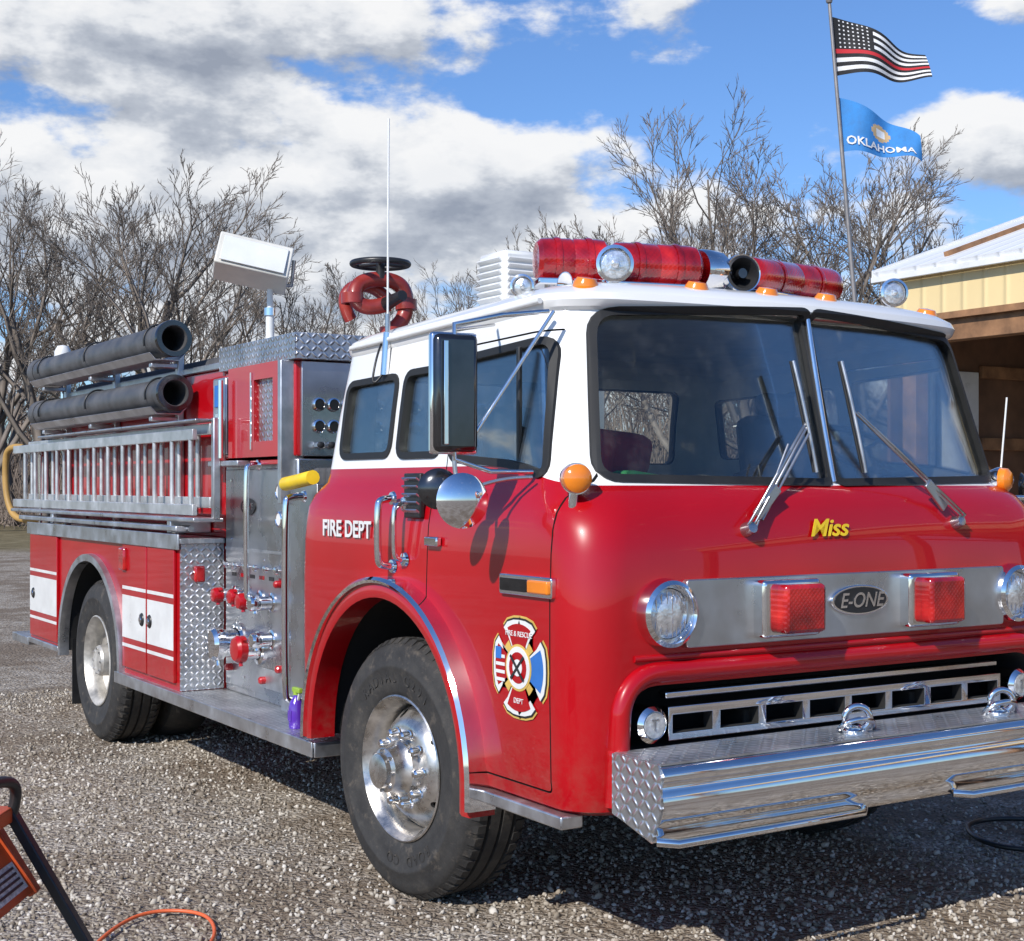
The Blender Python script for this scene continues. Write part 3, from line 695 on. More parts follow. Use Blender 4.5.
for s in (-1,1):
    hose(s*1.10,2.50,4.62,7.62,.092); hose(s*1.10,2.185,4.60,7.60,.092)
    for y in (4.85,6.1,7.3):
        box('hose_bracket',min(s*.96,s*1.0),max(s*.96,s*1.0),y,y+.05,1.362,2.52,M_ALU,T)
        box('hose_bracket_arm',min(s*1.0,s*1.16),max(s*1.0,s*1.16),y,y+.05,2.345,2.375,M_ALU,T); box('hose_bracket_arm',min(s*1.0,s*1.16),max(s*1.0,s*1.16),y,y+.05,2.03,2.06,M_ALU,T)
M_LAD=mat('ladder_aluminium',(0.62,0.62,0.61),0.40,metal=.7,var=.2)
def ladder(x,y0,y1,z0,z1,sp,off):
    for z in (z0,z1): box('ladder_rail',x-.014,x+.014,y0,y1,z-.030,z+.030,M_LAD,T,.004)
    y=y0+off
    while y<y1-.05:
        cyl('ladder_rung',(x,y,z0),(x,y,z1),.015,M_LAD,T,12); y+=sp
ladder(-1.165,4.10,8.15,1.52,1.93,.305,.06); ladder(-1.085,4.05,8.0,1.56,1.96,.305,.22)
box('ladder_bracket',-1.20,-.96,4.4,4.46,1.385,1.47,M_ALU,T); box('ladder_bracket',-1.20,-.96,6.9,6.96,1.385,1.47,M_ALU,T)
box('ladder_base_channel',-1.21,-1.04,4.0,8.1,1.455,1.478,M_ALU,T); box('ladder_top_channel',-1.18,-1.05,4.05,7.4,2.00,2.015,M_ALU,T)
box('ladder_end_post',-1.10,-1.06,3.99,4.03,1.47,2.02,M_ALU,T)
box('pike_pole_tray',-1.22,-1.12,4.25,7.8,1.40,1.43,M_ALU,T); cyl('pike_pole',(-1.15,4.2,1.415),(-1.15,7.9,1.415),.018,M_STEEL,T)
tube('yellow_rear_hose',[(-1.10,8.15,1.95),(-1.17,8.35,1.98),(-1.18,8.42,1.8),(-1.17,8.38,1.5),(-1.12,8.2,1.36),(-1.0,8.0,1.4)],.026,mat('yellow_hose',(0.42,0.25,0.07),.6),T)
lathe('rear_beacon',[(0,.1),(.04,.09),(.06,.05),(.06,0),(.075,0),(.075,-.03),(0,-.03)],(-.99,7.42,2.60),(0,0,1),M_WHITE,T,24)
cyl('rear_beacon_post',(-.99,7.42,2.3),(-.99,7.42,2.58),.015,M_CHROME,T)
# ================================================================== PUMP MODULE
box('pump_housing',-.95,.95,3.22,4.2,.52,1.79,M_STEEL,T,.01)
box('upper_cabinet',-.955,.955,3.24,4.195,1.80,2.28,M_RED,T,.01)
box('cabinet_trim_top',-.975,.975,3.18,4.22,2.282,2.415,M_DXZ,T,.004); box('cabinet_side_tread',-.981,-.976,3.18,4.22,2.284,2.413,M_DYZ,T,0)
box('control_panel_front',-.93,.93,3.212,3.24,1.80,2.275,M_STEEL,T,.003)
for i,x in enumerate((-.84,-.76,-.68,-.60,-.52,-.3,-.1,.1)):
    for z in (2.06,1.95):
        lathe('pressure_gauge',[(0,.012),(.024,.012),(.027,.018),(.034,.014),(.036,0)],(x,3.212,z),(0,-1,0),M_CHROME,T,24)
        cyl('gauge_dial',(x,3.203,z),(x,3.197,z),.024,M_BLACK,T,20)
for x in (-.86,-.80,-.74,-.68,-.62,-.5): 
    box('valve_lever',x-.008,x+.008,3.15,3.21,1.84,1.87,M_CHROME,T); lathe('lever_knob',[(0,.03),(.016,.02),(.016,0),(0,-.01)],(x,3.15,1.855),(0,-1,0),M_BLACK,T,14)
fr=box('side_cabinet_frame',-1.02,-.956,3.30,3.98,1.80,2.28,M_RED,None,0)
boolean(fr,box('c',-1.1,-.99,3.37,3.62,1.88,2.20,M_RED,None,0)); finish(fr,M_RED,T,30)
box('cabinet_inset_plate',-.992,-.9885,3.37,3.62,1.88,2.20,M_DYZ,T,0)
box('cabinet_corner_strip',-1.025,-.90,3.255,3.298,1.56,2.28,M_ALU,T,.004)
box('cabinet_hinge',-1.03,-1.021,3.635,3.65,1.84,2.24,M_CHROME,T,0)
box('lamp_panel',-1.03,-.956,4.0,4.19,1.82,2.24,M_ALU,T,.01)
box('lamp_panel_blue',-1.04,-1.031,4.04,4.14,2.08,2.2,M_BLUE,T,.004); box('lamp_panel_red',-1.045,-1.031,4.05,4.13,1.84,1.92,M_RLENS,T,.004); box('lamp_panel_clear',-1.04,-1.031,4.05,4.13,1.95,2.05,M_LENS,T,.004)
cyl('lamp_panel_bar',(-1.06,3.99,1.80),(-1.06,3.99,2.22),.014,M_CHROME,T)
box('panel_shelf',-1.06,-.951,3.75,4.19,1.755,1.785,M_ALU,T,.006)
box('panel_shelf_lower',-1.0,-.951,3.32,3.72,1.76,1.785,M_RED,T,.004)
box('pump_panel',-.962,-.9505,3.26,4.17,.56,1.74,M_STEEL,T,.004)
box('pump_panel_seam',-.966,-.9625,3.26,4.17,1.30,1.315,M_ALU,T,0)
ov=[(3.83+.10*math.cos(a),1.54+.045*math.sin(a)) for a in np.linspace(0,2*math.pi,32,endpoint=False)]
prism('panel_badge',ov,'x',-.97,-.962,M_BLACK,T); text('panel_badge_text','E-ONE',.05,(-.9715,3.83,1.54),'-x',M_CHROME,T,shear=.2)
def discharge(y,z,r,cap,L=.13):
    lathe('discharge_flange',[(0,0),(r*1.5,0),(r*1.5,.012),(r*1.1,.016)],(-.962,y,z),(-1,0,0),M_CHROME,T,28)
    cyl('discharge_pipe',(-.962,y,z),(-.962-L*.6,y,z),r,M_CHROME,T,28)
    lathe('discharge_cap',[(r,0),(r*1.2,.005),(r*1.22,L*.3),(r*1.0,L*.42),(r*.3,L*.45),(0,L*.45)],(-.962-L*.6,y,z),(-1,0,0),cap,T,28)
    for k in range(3):
        a=k*2.094+.3; cyl('cap_lug',(-.962-L*.8,y+r*1.2*math.cos(a),z+r*1.2*math.sin(a)),(-.962-L*.8,y+r*1.55*math.cos(a),z+r*1.55*math.sin(a)),.011,cap,T,8)
discharge(4.02,1.06,.034,M_RED); discharge(3.86,1.06,.034,M_RED,.10); discharge(3.66,1.05,.036,M_RED); discharge(3.50,1.05,.034,M_CHROME)
discharge(3.98,.80,.075,M_CHROME,.16); discharge(3.68,.80,.058,M_RED,.14); discharge(3.50,.86,.034,M_CHROME,.12)
for y in (4.08,3.95,3.80,3.66,3.52,3.38):
    lathe('pull_knob',[(0,.05),(.018,.045),(.02,.03),(.006,.02),(.006,0)],(-.962,y,1.22),(-1,0,0),M_CHROME,T,14)
for (y,z) in ((3.40,1.15),(3.38,.72),(4.08,.66),(3.6,.64)):
    lathe('drain_valve',[(0,.04),(.014,.038),(.02,.03),(.02,.0)],(-.962,y,z),(-1,0,0),M_RED,T,14)
for (y,z) in ((3.40,1.48),(3.40,1.62)):
    lathe('pressure_gauge',[(0,.012),(.03,.012),(.034,.018),(.042,.014),(.043,0)],(-.962,y,z),(-1,0,0),M_CHROME,T,28); cyl('gauge_dial',(-.972,y,z),(-.976,y,z),.03,M_WHITE,T,24)
for (y,z) in ((4.08,1.68),(4.08,1.36),(3.30,1.68),(3.30,.6),(4.13,1.0),(3.62,1.26),(3.9,.62)): cyl('panel_screw',(-.962,y,z),(-.9665,y,z),.008,M_CHROME,T,8)
for k in range(6): box('panel_label',-.9655,-.9622,3.36+k*.13,3.42+k*.13,1.16,1.18,M_BLACK if k%2 else M_RED,T,0)
box('panel_plate',-.968,-.963,3.3,3.72,.60,.70,M_ALU,T,0)
handle((-1.0,3.60,1.06),(-1.0,3.60,1.76),(-.07,0,0),.015,'handrail')
handle((-1.02,2.98,.62),(-1.02,2.98,1.60),(-.10,0,0),.018,'handrail')
box('handrail_post',-1.05,-.95,2.95,3.2,.54,.60,M_ALU,T); box('gap_panel',-.95,.95,2.70,3.2,.54,1.55,M_DARK,T)
box('gap_panel_face',-.99,-.951,2.9,3.215,.56,1.66,M_STEEL,T,.004)
tube('yellow_grab_sleeve',[(-1.10,3.02,1.66),(-1.12,2.85,1.67),(-1.12,2.66,1.69)],.034,M_YEL,T)
box('crosslay_tray',-.95,.95,2.70,3.2,1.56,1.62,M_ALU,T)
for k in range(6): box('crosslay_hose',-.9,.9,2.73+k*.075,2.79+k*.075,1.622,1.74,M_CANV,T,.02)
# flood light tower
cyl('floodlight_mast',(-.93,3.62,2.20),(-.93,3.62,2.56),.022,M_WHITE,T); cyl('floodlight_mast_upper',(-.93,3.62,2.56),(-.93,3.62,2.72),.016,M_WHITE,T)
cyl('mast_collar',(-.93,3.62,2.54),(-.93,3.62,2.58),.03,M_CHROME,T)
M_FLW=mat('floodlight_enamel',(0.66,0.64,0.58),.4,var=.08)
FLR=(rad(-6),rad(12),rad(-22))
f=prism('floodlight_head',[(-.13,-.075),(.10,-.115),(.12,.05),(-.07,.105)],'x',-.19,.19,M_FLW,T,bevel=.008); f.location=(-1.03,3.60,2.81); f.rotation_euler=FLR
f=prism('floodlight_lens',[(-.135,-.06),(-.142,-.058),(-.088,.082),(-.080,.084)],'x',-.165,.165,mat('frosted_glass',(.72,.73,.72),.2,coat=.5,var=.05),T,bevel=.002); f.location=(-1.03,3.60,2.81); f.rotation_euler=FLR
for k in range(5):
    f=box('floodlight_fin',-.15+k*.075-.004,-.15+k*.075+.004,-.05,.10,.08,.115,M_FLW,T,.002); f.location=(-1.03,3.60,2.80); f.rotation_euler=FLR
tube('floodlight_yoke',[(-.93,3.62,2.70),(-.83,3.57,2.70),(-.82,3.56,2.83)],.011,M_STEEL,T,smooth=False)
# deck gun
M_GUN=mat('deck_gun_red',(0.30,0.03,0.02),.4,coat=.3,var=.25)
g=Vector((-.28,3.65,-.035))
cyl('deck_gun_base',g+Vector((.07,0,2.44)),g+Vector((.07,0,2.56)),.058,M_GUN,T,28); lathe('deck_gun_flange',[(0,0),(.11,0),(.11,.025),(.06,.03)],g+Vector((.07,0,2.451)),(0,0,1),M_GUN,T,28)
tube('deck_gun_loop',[g+Vector((.07,0,2.54)),g+Vector((.17,0,2.60)),g+Vector((.17,0,2.78)),g+Vector((.06,0,2.83)),g+Vector((-.12,0,2.80)),g+Vector((-.17,-.02,2.70)),g+Vector((-.08,-.04,2.64)),g+Vector((.02,-.08,2.68))],.043,M_GUN,T)
tube('deck_gun_loop',[g+Vector((-.12,.10,2.60)),g+Vector((-.18,.10,2.70)),g+Vector((-.10,.10,2.80)),g+Vector((.05,.08,2.78)),g+Vector((.12,.05,2.68))],.036,M_GUN,T)
for q in ((.17,0,2.69),(-.17,-.02,2.70)): lathe('deck_gun_swivel',[(.044,-.03),(.06,-.028),(.06,.028),(.044,.03)],g+Vector(q),(0,.05,1),M_GUN,T,24)
cyl('deck_gun_barrel',g+Vector((.0,-.06,2.67)),g+Vector((.0,-.28,2.70)),.040,M_BLACK,T,24,r1=.028)
wc=g+Vector((-.0,-.02,2.90)); tube('deck_gun_handwheel',[wc+Vector((.155*math.cos(a),.155*math.sin(a),0)) for a in np.linspace(0,6.283,16,endpoint=False)],.017,M_BLACK,T,cyclic=True)
for a in (0,2.09,4.19): tube('handwheel_spoke',[wc,wc+Vector((.15*math.cos(a),.15*math.sin(a),0))],.01,M_BLACK,T,smooth=False)
cyl('handwheel_hub',wc-Vector((0,0,.08)),wc+Vector((0,0,.02)),.025,M_BLACK,T)

# ================================================================== BOTTLE, CORD, STAND, HOSE
bt=empty('spray_bottle',(-1.14,2.80,.521))
M_PUR=mat('purple_liquid_bottle',(0.10,0.03,0.40),.15,coat=1); M_GRNP=mat('green_nozzle',(0.30,0.45,0.05),.4)
lathe('bottle_body',[(0,0),(.034,0),(.037,.01),(.037,.10),(.03,.125),(.015,.145),(.014,.16),(0,.16)],(0,0,0),(0,0,1),M_PUR,bt,24)
box('nozzle_head',-.012,.012,-.05,.03,.165,.19,M_GRNP,bt,.005); cyl('nozzle_collar',(0,0,.155),(0,0,.172),.016,M_GRNP,bt); obox('trigger',(0,-.028,.15),(.006,.005,.02),(rad(25),0,0),M_WHITE,bt,.002)
obox('bottle_label',(-.0,0,.06),(.0378,.018,.025),(0,0,0),M_PUR,bt,.002)
M_CORD=mat('orange_cord_jacket',(0.70,0.13,0.04),.5)
cord=tube('extension_cord',[(-2.75,1.2,.02),(-2.45,1.62,.02),(-2.28,1.86,.022),(-2.12,1.98,.024),(-1.98,1.92,.022),(-1.93,1.78,.02),(-2.02,1.5,.02),(-2.3,1.2,.02),(-2.7,.7,.02)],.007,M_CORD)
cord2=tube('garden_hose',[(1.74+.28*math.cos(a)*(1+.1*math.sin(2*a)),1.0+.25*math.sin(a),.025+.012*math.sin(a)) for a in np.linspace(0,6.28,16,endpoint=False)],.012,M_BLACK,cyclic=True)
st=empty('folding_work_stand')
def bar(nm,p,q,w,mt): 
    p=Vector(p);q=Vector(q); d=q-p; o=box(nm,-w,w,-w*.7,w*.7,0,d.length,mt,st,.004); o.location=p; o.rotation_euler=d.to_track_quat('Z','Y').to_euler(); return o
for k,(dx,dy) in enumerate(((0,0),(-.35,-.55))):
    bar('leg',(-2.915+dx,.705+dy,.74),(-2.55+dx,.48+dy,.0),.020,M_BLACK); bar('leg',(-2.93+dx,.715+dy,.74),(-3.30+dx,.95+dy,.0),.018,M_BLACK)
    bar('upper_leg',(-2.955+dx,.72+dy,.70),(-2.86+dx,.665+dy,.52),.020,M_ORANGE)
    bar('foot',(-2.60+dx,.51+dy,.012),(-2.50+dx,.45+dy,.012),.02,M_BLACK)
bar('top_beam',(-2.93,.72,.74),(-3.29,.16,.74),.03,M_ORANGE)
vs=[(-2.955,.725,.70),(-2.86,.665,.53),(-3.21,.115,.53),(-3.305,.175,.70)]
off=Vector((.02,-.012,.012)); me=[Vector(v) for v in vs]
meshobj('side_panel',me+[v-off for v in me],[(0,1,2,3),(7,6,5,4),(0,4,5,1),(1,5,6,2),(2,6,7,3),(3,7,4,0)],M_ORANGE,st,0)
def pq(a,b): return me[0].lerp(me[3],a).lerp(me[1].lerp(me[2],a),b)
lo=Vector((.004,-.002,.003))
meshobj('panel_label',[pq(.06,.5)+lo,pq(.06,.9)+lo,pq(.4,.9)+lo,pq(.4,.5)+lo],[(0,1,2,3)],mat('label_paper',(.55,.5,.45),.6,var=.3,vscale=60),st,0)
for b_ in (.56,.64,.72,.80): meshobj('label_print',[pq(.09,b_)+lo*1.5,pq(.09,b_+.035)+lo*1.5,pq(.36,b_+.035)+lo*1.5,pq(.36,b_)+lo*1.5],[(0,1,2,3)],M_BLACK,st,0)
tube('carry_handle',[(-2.915,.70,.74),(-2.90,.69,.80),(-2.93,.66,.845),(-3.05,.55,.85),(-3.10,.46,.80),(-3.10,.44,.74)],.016,M_BLACK,st)

# ================================================================== GROUND
def groundmat():
    m,t,b=newmat('gravel_ground')
    s=t.new('ShaderNodeSeparateXYZ'); t.put(s.inputs[0],t.obj)
    def vor(sc,feat='F1'):
        n=t.new('ShaderNodeTexVoronoi',feature=feat); n.inputs['Scale'].default_value=sc; t.put(n.inputs['Vector'],t.obj); return n
    v1=vor(38); v2=vor(95); n=t.noise(t.obj,.75,6,.65); n3=t.noise(t.obj,5,5,.65)
    hs=t.new('ShaderNodeSeparateColor'); t.put(hs.inputs[0],v1.outputs['Color'])
    hs2=t.new('ShaderNodeSeparateColor'); t.put(hs2.inputs[0],v2.outputs['Color'])
    c1=t.ramp(hs.outputs[0],[(0,(0.16,0.135,0.105)),(.35,(0.34,0.295,0.24)),(.7,(0.50,0.455,0.39)),(1,(0.74,0.70,0.63))])
    c2=t.ramp(hs2.outputs[1],[(0,(0.14,0.115,0.09)),(.5,(0.33,0.28,0.225)),(1,(0.58,0.53,0.46))])
    f=t.m('GREATER_THAN',v1.outputs['Distance'],.40)
    c=t.mix(f,c1,c2)
    c=t.mix(t.maprange(n3,.42,.66,.0,.70),c,(0.19,0.145,0.10))
    c=t.mix(t.maprange(n,.40,.56,.72,0,True),c,(0.17,0.125,0.085))
    d=t.m('ADD',s.outputs[1],t.m('MULTIPLY',n3,6.0))
    g=t.maprange(d,34,40,0,1,True)
    gc=t.ramp(t.noise(t.obj,1.5,6,.7),[(.3,(0.10,0.085,0.045)),(.5,(0.19,0.155,0.085)),(.7,(0.28,0.235,0.14))])
    c=t.mix(g,c,gc)
    t.put(b.inputs['Base Color'],c); b.inputs['Roughness'].default_value=.9; b.inputs['Specular IOR Level'].default_value=.2
    h=t.m('ADD',t.m('SUBTRACT',1.0,v1.outputs['Distance']),t.m('MULTIPLY',t.m('SUBTRACT',1.0,v2.outputs['Distance']),.4))
    h=t.m('ADD',h,t.m('MULTIPLY',n3,1.6))
    t.put(b.inputs['Normal'],t.bump(h,1.0,.018)); return m
M_GR=groundmat()
n=90; xs=np.sinh(np.linspace(-1,1,n)*5.2)/math.sinh(5.2)*900
vs=[];fs=[]
for j in range(n):
    for i in range(n):
        x=xs[i]-2;y=xs[j]+2; r=math.hypot(x,y)
        z=(0 if r<12 else .04*math.sin(x*.3)*math.cos(y*.23)*min(1,(r-12)/20))
        vs.append((x,y,min(z,.05)))
for j in range(n-1):
    for i in range(n-1): fs.append((j*n+i,j*n+i+1,(j+1)*n+i+1,(j+1)*n+i))
meshobj('ground',vs,fs,M_GR,None,60)
def icos():
    p=(1+5**.5)/2
    v=np.array([(-1,p,0),(1,p,0),(-1,-p,0),(1,-p,0),(0,-1,p),(0,1,p),(0,-1,-p),(0,1,-p),(p,0,-1),(p,0,1),(-p,0,-1),(-p,0,1)],float); v/=np.linalg.norm(v[0])
    f=np.array([(0,11,5),(0,5,1),(0,1,7),(0,7,10),(0,10,11),(1,5,9),(5,11,4),(11,10,2),(10,7,6),(7,1,8),(3,9,4),(3,4,2),(3,2,6),(3,6,8),(3,8,9),(4,9,5),(2,4,11),(6,2,10),(8,6,7),(9,8,1)])
    return v,f
def fastmesh(name,V,F,mt):
    me=bpy.data.meshes.new(name); k=F.shape[1]
    me.vertices.add(len(V)); me.vertices.foreach_set('co',V.astype(np.float32).ravel())
    me.loops.add(F.size); me.loops.foreach_set('vertex_index',F.astype(np.int32).ravel())
    me.polygons.add(len(F)); me.polygons.foreach_set('loop_start',np.arange(0,F.size,k,dtype=np.int32)); me.polygons.foreach_set('loop_total',np.full(len(F),k,dtype=np.int32))
    me.update(calc_edges=True); me.materials.append(mt); return me
iv,iF=icos(); N=60000
px=np.random.uniform(-5.0,2.3,N); py=-.6+9.0*np.random.rand(N)**1.2
# loose stones lie in drifts: thin them out over the bare-dirt patches
keep=(np.sin(px*2.1+1.3*np.sin(py*1.3))+np.sin(py*1.7+px*.6)+np.random.normal(0,.9,N))>-1.1
px=px[keep];py=py[keep];N=len(px)
sz=np.random.uniform(.004,.0115,N)*(1+.6*(np.random.rand(N)<.04))
A=np.random.normal(size=(N,3,3)); Q,_=np.linalg.qr(A)
sc=np.stack([np.ones(N)*1.3,np.ones(N)*.95,np.ones(N)*.65],1)*np.random.uniform(.8,1.2,(N,3))
V=(iv[None]*sc[:,None,:]*(1+.16*np.random.normal(size=(N,12,1))))
V=np.einsum('nij,nkj->nki',Q,V)*sz[:,None,None]
V+=np.stack([px,py,sz*.3],1)[:,None,:]
F=(iF[None]+(np.arange(N)*12)[:,None,None]).reshape(-1,3)
m,t,b=newmat('gravel_stone')
oi=t.new('ShaderNodeNewGeometry').outputs['Random Per Island']
t.put(b.inputs['Base Color'],t.ramp(oi,[(0,(0.15,0.12,0.09)),(.4,(0.31,0.265,0.21)),(.8,(0.46,0.415,0.35)),(1,(0.64,0.60,0.54))])); b.inputs['Roughness'].default_value=.9; b.inputs['Specular IOR Level'].default_value=.2
o=bpy.data.objects.new('gravel',fastmesh('gravel',V.reshape(-1,3),F,m)); COL.objects.link(o)

# ================================================================== TREES
def barkmat(name,c):
    m,t,b=newmat(name)
    t.put(b.inputs['Base Color'],t.ramp(t.noise(t.obj,1.2,2,.6),[(.3,tuple(x*.65 for x in c)),(.7,tuple(x*1.25 for x in c))])); b.inputs['Roughness'].default_value=.9; b.inputs['Specular IOR Level'].default_value=.1
    return m
M_BARK=barkmat('bark',(0.20,0.17,0.145)); M_TWIG=barkmat('brush_twigs',(0.25,0.20,0.165))
def tree_segs(seed,H,spread,levels=5,first=.22,tw=.011,cnt=(8,6,5,4,3),r0=.024):
    rnd=random.Random(seed); segs=[]
    def branch(p,d,L,r,lev):
        ns=6 if lev==0 else (5 if lev==1 else (4 if lev==2 else (3 if lev==3 else 2)))
        pts=[p]; dirs=[d]; q=p.copy(); dd=d.copy()
        for i in range(ns):
            j=.08 if lev==0 else .10
            dd=(dd+Vector((rnd.gauss(0,j),rnd.gauss(0,j),rnd.gauss(0,j)+(.10 if lev>0 else .05)))).normalized()
            nq=q+dd*(L/ns); t0=i/ns;t1=(i+1)/ns; e=.28
            segs.append((q.copy(),nq.copy(),r*(1-t0*(1-e)),r*(1-t1*(1-e)))); q=nq; pts.append(q.copy()); dirs.append(dd.copy())
        if lev>=levels: return
        k=cnt[lev]; k=max(2,k+rnd.randint(-1,1))
        for i in range(k):
            t_=first+(1-first)*(i+rnd.random()*.8)/k if lev==0 else .28+.72*(i+rnd.random())/k
            t_=min(t_,1.0)
            x=t_*ns; a=min(int(x),ns-1); pp=pts[a].lerp(pts[a+1],x-a); bd=dirs[a+1]
            ang=rnd.uniform(.50,.80)*(spread*(1.0-.45*t_) if lev==0 else .80)
            az=rnd.uniform(0,6.283) if lev else (i*2.4+rnd.random())
            _,u,v=basis(bd); nd=(bd*math.cos(ang)+(u*math.cos(az)+v*math.sin(az))*math.sin(ang)).normalized()
            l=L*rnd.uniform(.62,.92)*(1.15-.45*t_) if lev==0 else L*rnd.uniform(.40,.62)*(1.2-.5*t_)
            rr=max(tw,r*(1-t_*.55)*(.55 if lev==0 else .50))
            branch(pp,nd,l,rr,lev+1)
    branch(Vector((0,0,-.2)),Vector((0,0,1)),H*.60,H*r0,0)
    return segs
def segs_mesh(segs,k=3):
    P=np.array([s[0] for s in segs]);Qq=np.array([s[1] for s in segs]);r0=np.array([s[2] for s in segs]);r1=np.array([s[3] for s in segs])
    d=Qq-P; d/=np.linalg.norm(d,axis=1)[:,None]+1e-9
    h=np.where(np.abs(d[:,2:3])<.9,np.array([[0,0,1.]]),np.array([[1.,0,0]])); u=np.cross(h,d); u/=np.linalg.norm(u,axis=1)[:,None]; v=np.cross(d,u)
    V=[]
    for c,r in ((P,r0),(Qq,r1)):
        for i in range(k):
            a=2*math.pi*i/k; V.append(c+(u*math.cos(a)+v*math.sin(a))*r[:,None])
    V=np.stack(V,1); n=len(segs); base=(np.arange(n)*2*k)[:,None,None]
    f=np.array([[i,(i+1)%k,k+(i+1)%k,k+i] for i in range(k)])
    return V.reshape(-1,3),(f[None]+base).reshape(-1,4)
variants=[]
for i,(H,sp) in enumerate(((11,1.35),(12,1.2),(10,1.5),(12,1.3))):
    V,F=segs_mesh(tree_segs(31+i,H,sp)); V=V*(12.0/float(V[:,2].max())); variants.append((V,F))
tmesh=[fastmesh('bare_tree_mesh',V,F,M_BARK) for V,F in variants]
Fv=Vector((.533,.846,0));Rv=Vector((.846,-.533,0));Cc=Vector((-3.87,-3.42,1.65))
def place(depth,lat):
    p=Cc+Fv*depth+Rv*lat; return (p.x,p.y,0)
TR=[(52,-19.0,0,13.2),(50,-16.2,1,13.8),(51,-13.2,3,14.0),(49,-10.8,2,12.6),(54,-8.8,1,11.2),(58,-6.4,0,10.6),(60,-3.8,2,10.8),(61,-1.9,1,11.4),(59,.4,3,11.8),
    (54,3.0,2,12.8),(52,5.8,0,14.2),(50,8.8,1,15.2),(51,12.0,3,15.2),(53,15.2,2,13.8),(56,18.4,0,12.6),(58,-15.4,2,13.2),(59,-20.5,3,12.5),(60,10.4,0,14.6)]
for k,(d,l,v,hm) in enumerate(TR):
    s_=hm/12.0
    o=bpy.data.objects.new('bare_tree',tmesh[v]); o.location=place(d,l); o.scale=(s_*1.08,s_*1.08,s_); o.rotation_euler=(0,0,k*1.9); COL.objects.link(o)
light=[]
for i in range(3):
    V,F=segs_mesh(tree_segs(50+i,9,1.1,levels=4,first=.12,tw=.020,cnt=(8,6,5,3))); light.append((V*(8.5/V[:,2].max()),F))
VV=[];FF=[];off=0
rng=np.random.RandomState(3)
for k in range(70):
    d=rng.uniform(68,98); l=(-.44+.88*(k+rng.rand())/70)*d; s_=rng.uniform(.75,1.15); V,F=light[k%3]; a=rng.uniform(0,6.28)
    R=np.array([[math.cos(a),-math.sin(a),0],[math.sin(a),math.cos(a),0],[0,0,1]]); p=np.array(place(d,l))
    VV.append(V@R.T*s_+p); FF.append(F+off); off+=len(V)
o=bpy.data.objects.new('distant_treeline',fastmesh('distant_treeline',np.concatenate(VV),np.concatenate(FF),M_TWIG)); COL.objects.link(o)
n=30000
dd=rng.uniform(54,95,n); ll=rng.uniform(-.5,.5,n)*dd
bx=Cc.x+Fv.x*dd+Rv.x*ll; by=Cc.y+Fv.y*dd+Rv.y*ll
hh=rng.uniform(1.0,4.4,n)*(.75+.3*np.sin(ll*.35)+.2*np.sin(ll*1.1+2)); 
P0=np.stack([bx,by,hh*rng.uniform(0,.55,n)],1); P1=P0+np.stack([rng.normal(0,.4,n),rng.normal(0,.4,n),hh*.6],1)
V,F=segs_mesh(list(zip(P0,P1,np.full(n,.024),np.full(n,.010)))); o=bpy.data.objects.new('undergrowth',fastmesh('undergrowth',V,F,M_TWIG)); COL.objects.link(o)
vs=[];fs=[];m_=70
for i in range(m_+1):
    l=-75+150*i/m_
    for j,(d,z) in enumerate(((98,-.2),(104,2.6+.8*math.sin(l*.21)+.5*math.sin(l*.63)),(112,4.4+1.0*math.sin(l*.11+1)),(150,4.6))):
        p=place(d,l*(1+.2*j/3)); vs.append((p[0],p[1],z))
for i in range(m_):
    for j in range(3): fs.append((i*4+j,i*4+4+j,i*4+5+j,i*4+1+j))
M_BANK=mat('wooded_bank',(0.11,0.09,0.072),.95,var=.5,vscale=.8)
meshobj('hill',vs,fs,M_BANK,None,60)

# ================================================================== BARN
Bn=empty('metal_barn')
M_WOOD=mat('rough_timber',(0.30,0.155,0.075),.8,var=.3,vscale=5)
M_BROWN=mat('brown_board_siding',(0.18,0.095,0.055),.7,var=.25,vscale=3)
def ribbed(name,axis,col,k=27):
    m,t,b=newmat(name); s=t.new('ShaderNodeSeparateXYZ'); t.put(s.inputs[0],t.obj)
    w=t.m('POWER',t.m('ABSOLUTE',t.m('SINE',t.m('MULTIPLY',s.outputs[axis],math.pi/.23))),16)
    t.put(b.inputs['Base Color'],t.ramp(t.noise(t.obj,1.2,4),[(.3,tuple(c*.9 for c in col)),(.7,col)])); b.inputs['Roughness'].default_value=.4
    t.put(b.inputs['Normal'],t.bump(w,1,.012)); return m
M_ROOF=ribbed('white_metal_roof',1,(0.76,0.77,0.78)); M_CRY=ribbed('cream_metal_siding',1,(0.80,0.62,0.32)); M_CRX=ribbed('cream_metal_gable',0,(0.80,0.62,0.32))
xe,xr,xb_=6.15,11.0,15.85; y0,y1=-9.0,6.05; ze=3.64; sl=.34; zr=ze+(xr-xe)*sl
def quadslab(nm,pts,th_,mt): 
    v=[Vector(p) for p in pts]; nn=(v[1]-v[0]).cross(v[3]-v[0]).normalized()*th_
    return meshobj(nm,v+[q-nn for q in v],[(0,1,2,3),(7,6,5,4),(0,4,5,1),(1,5,6,2),(2,6,7,3),(3,7,4,0)],mt,Bn,0)
quadslab('roof_slope',[(xe,y1+.12,ze),(xe,y0-.3,ze),(xr,y0-.3,zr),(xr,y1+.12,zr)],.05,M_ROOF)
quadslab('roof_slope',[(xb_,y0-.3,ze),(xb_,y1+.12,ze),(xr,y1+.12,zr),(xr,y0-.3,zr)],.05,M_ROOF)
box('eave_fascia',xe-.02,xe+.015,y0-.3,y1+.12,ze-.10,ze-.045,M_WHITE,Bn)
quadslab('rake_trim',[(xe,y1+.125,ze+.02),(xr,y1+.125,zr+.02),(xr,y1+.125,zr-.12),(xe,y1+.125,ze-.12)],.02,M_WHITE)
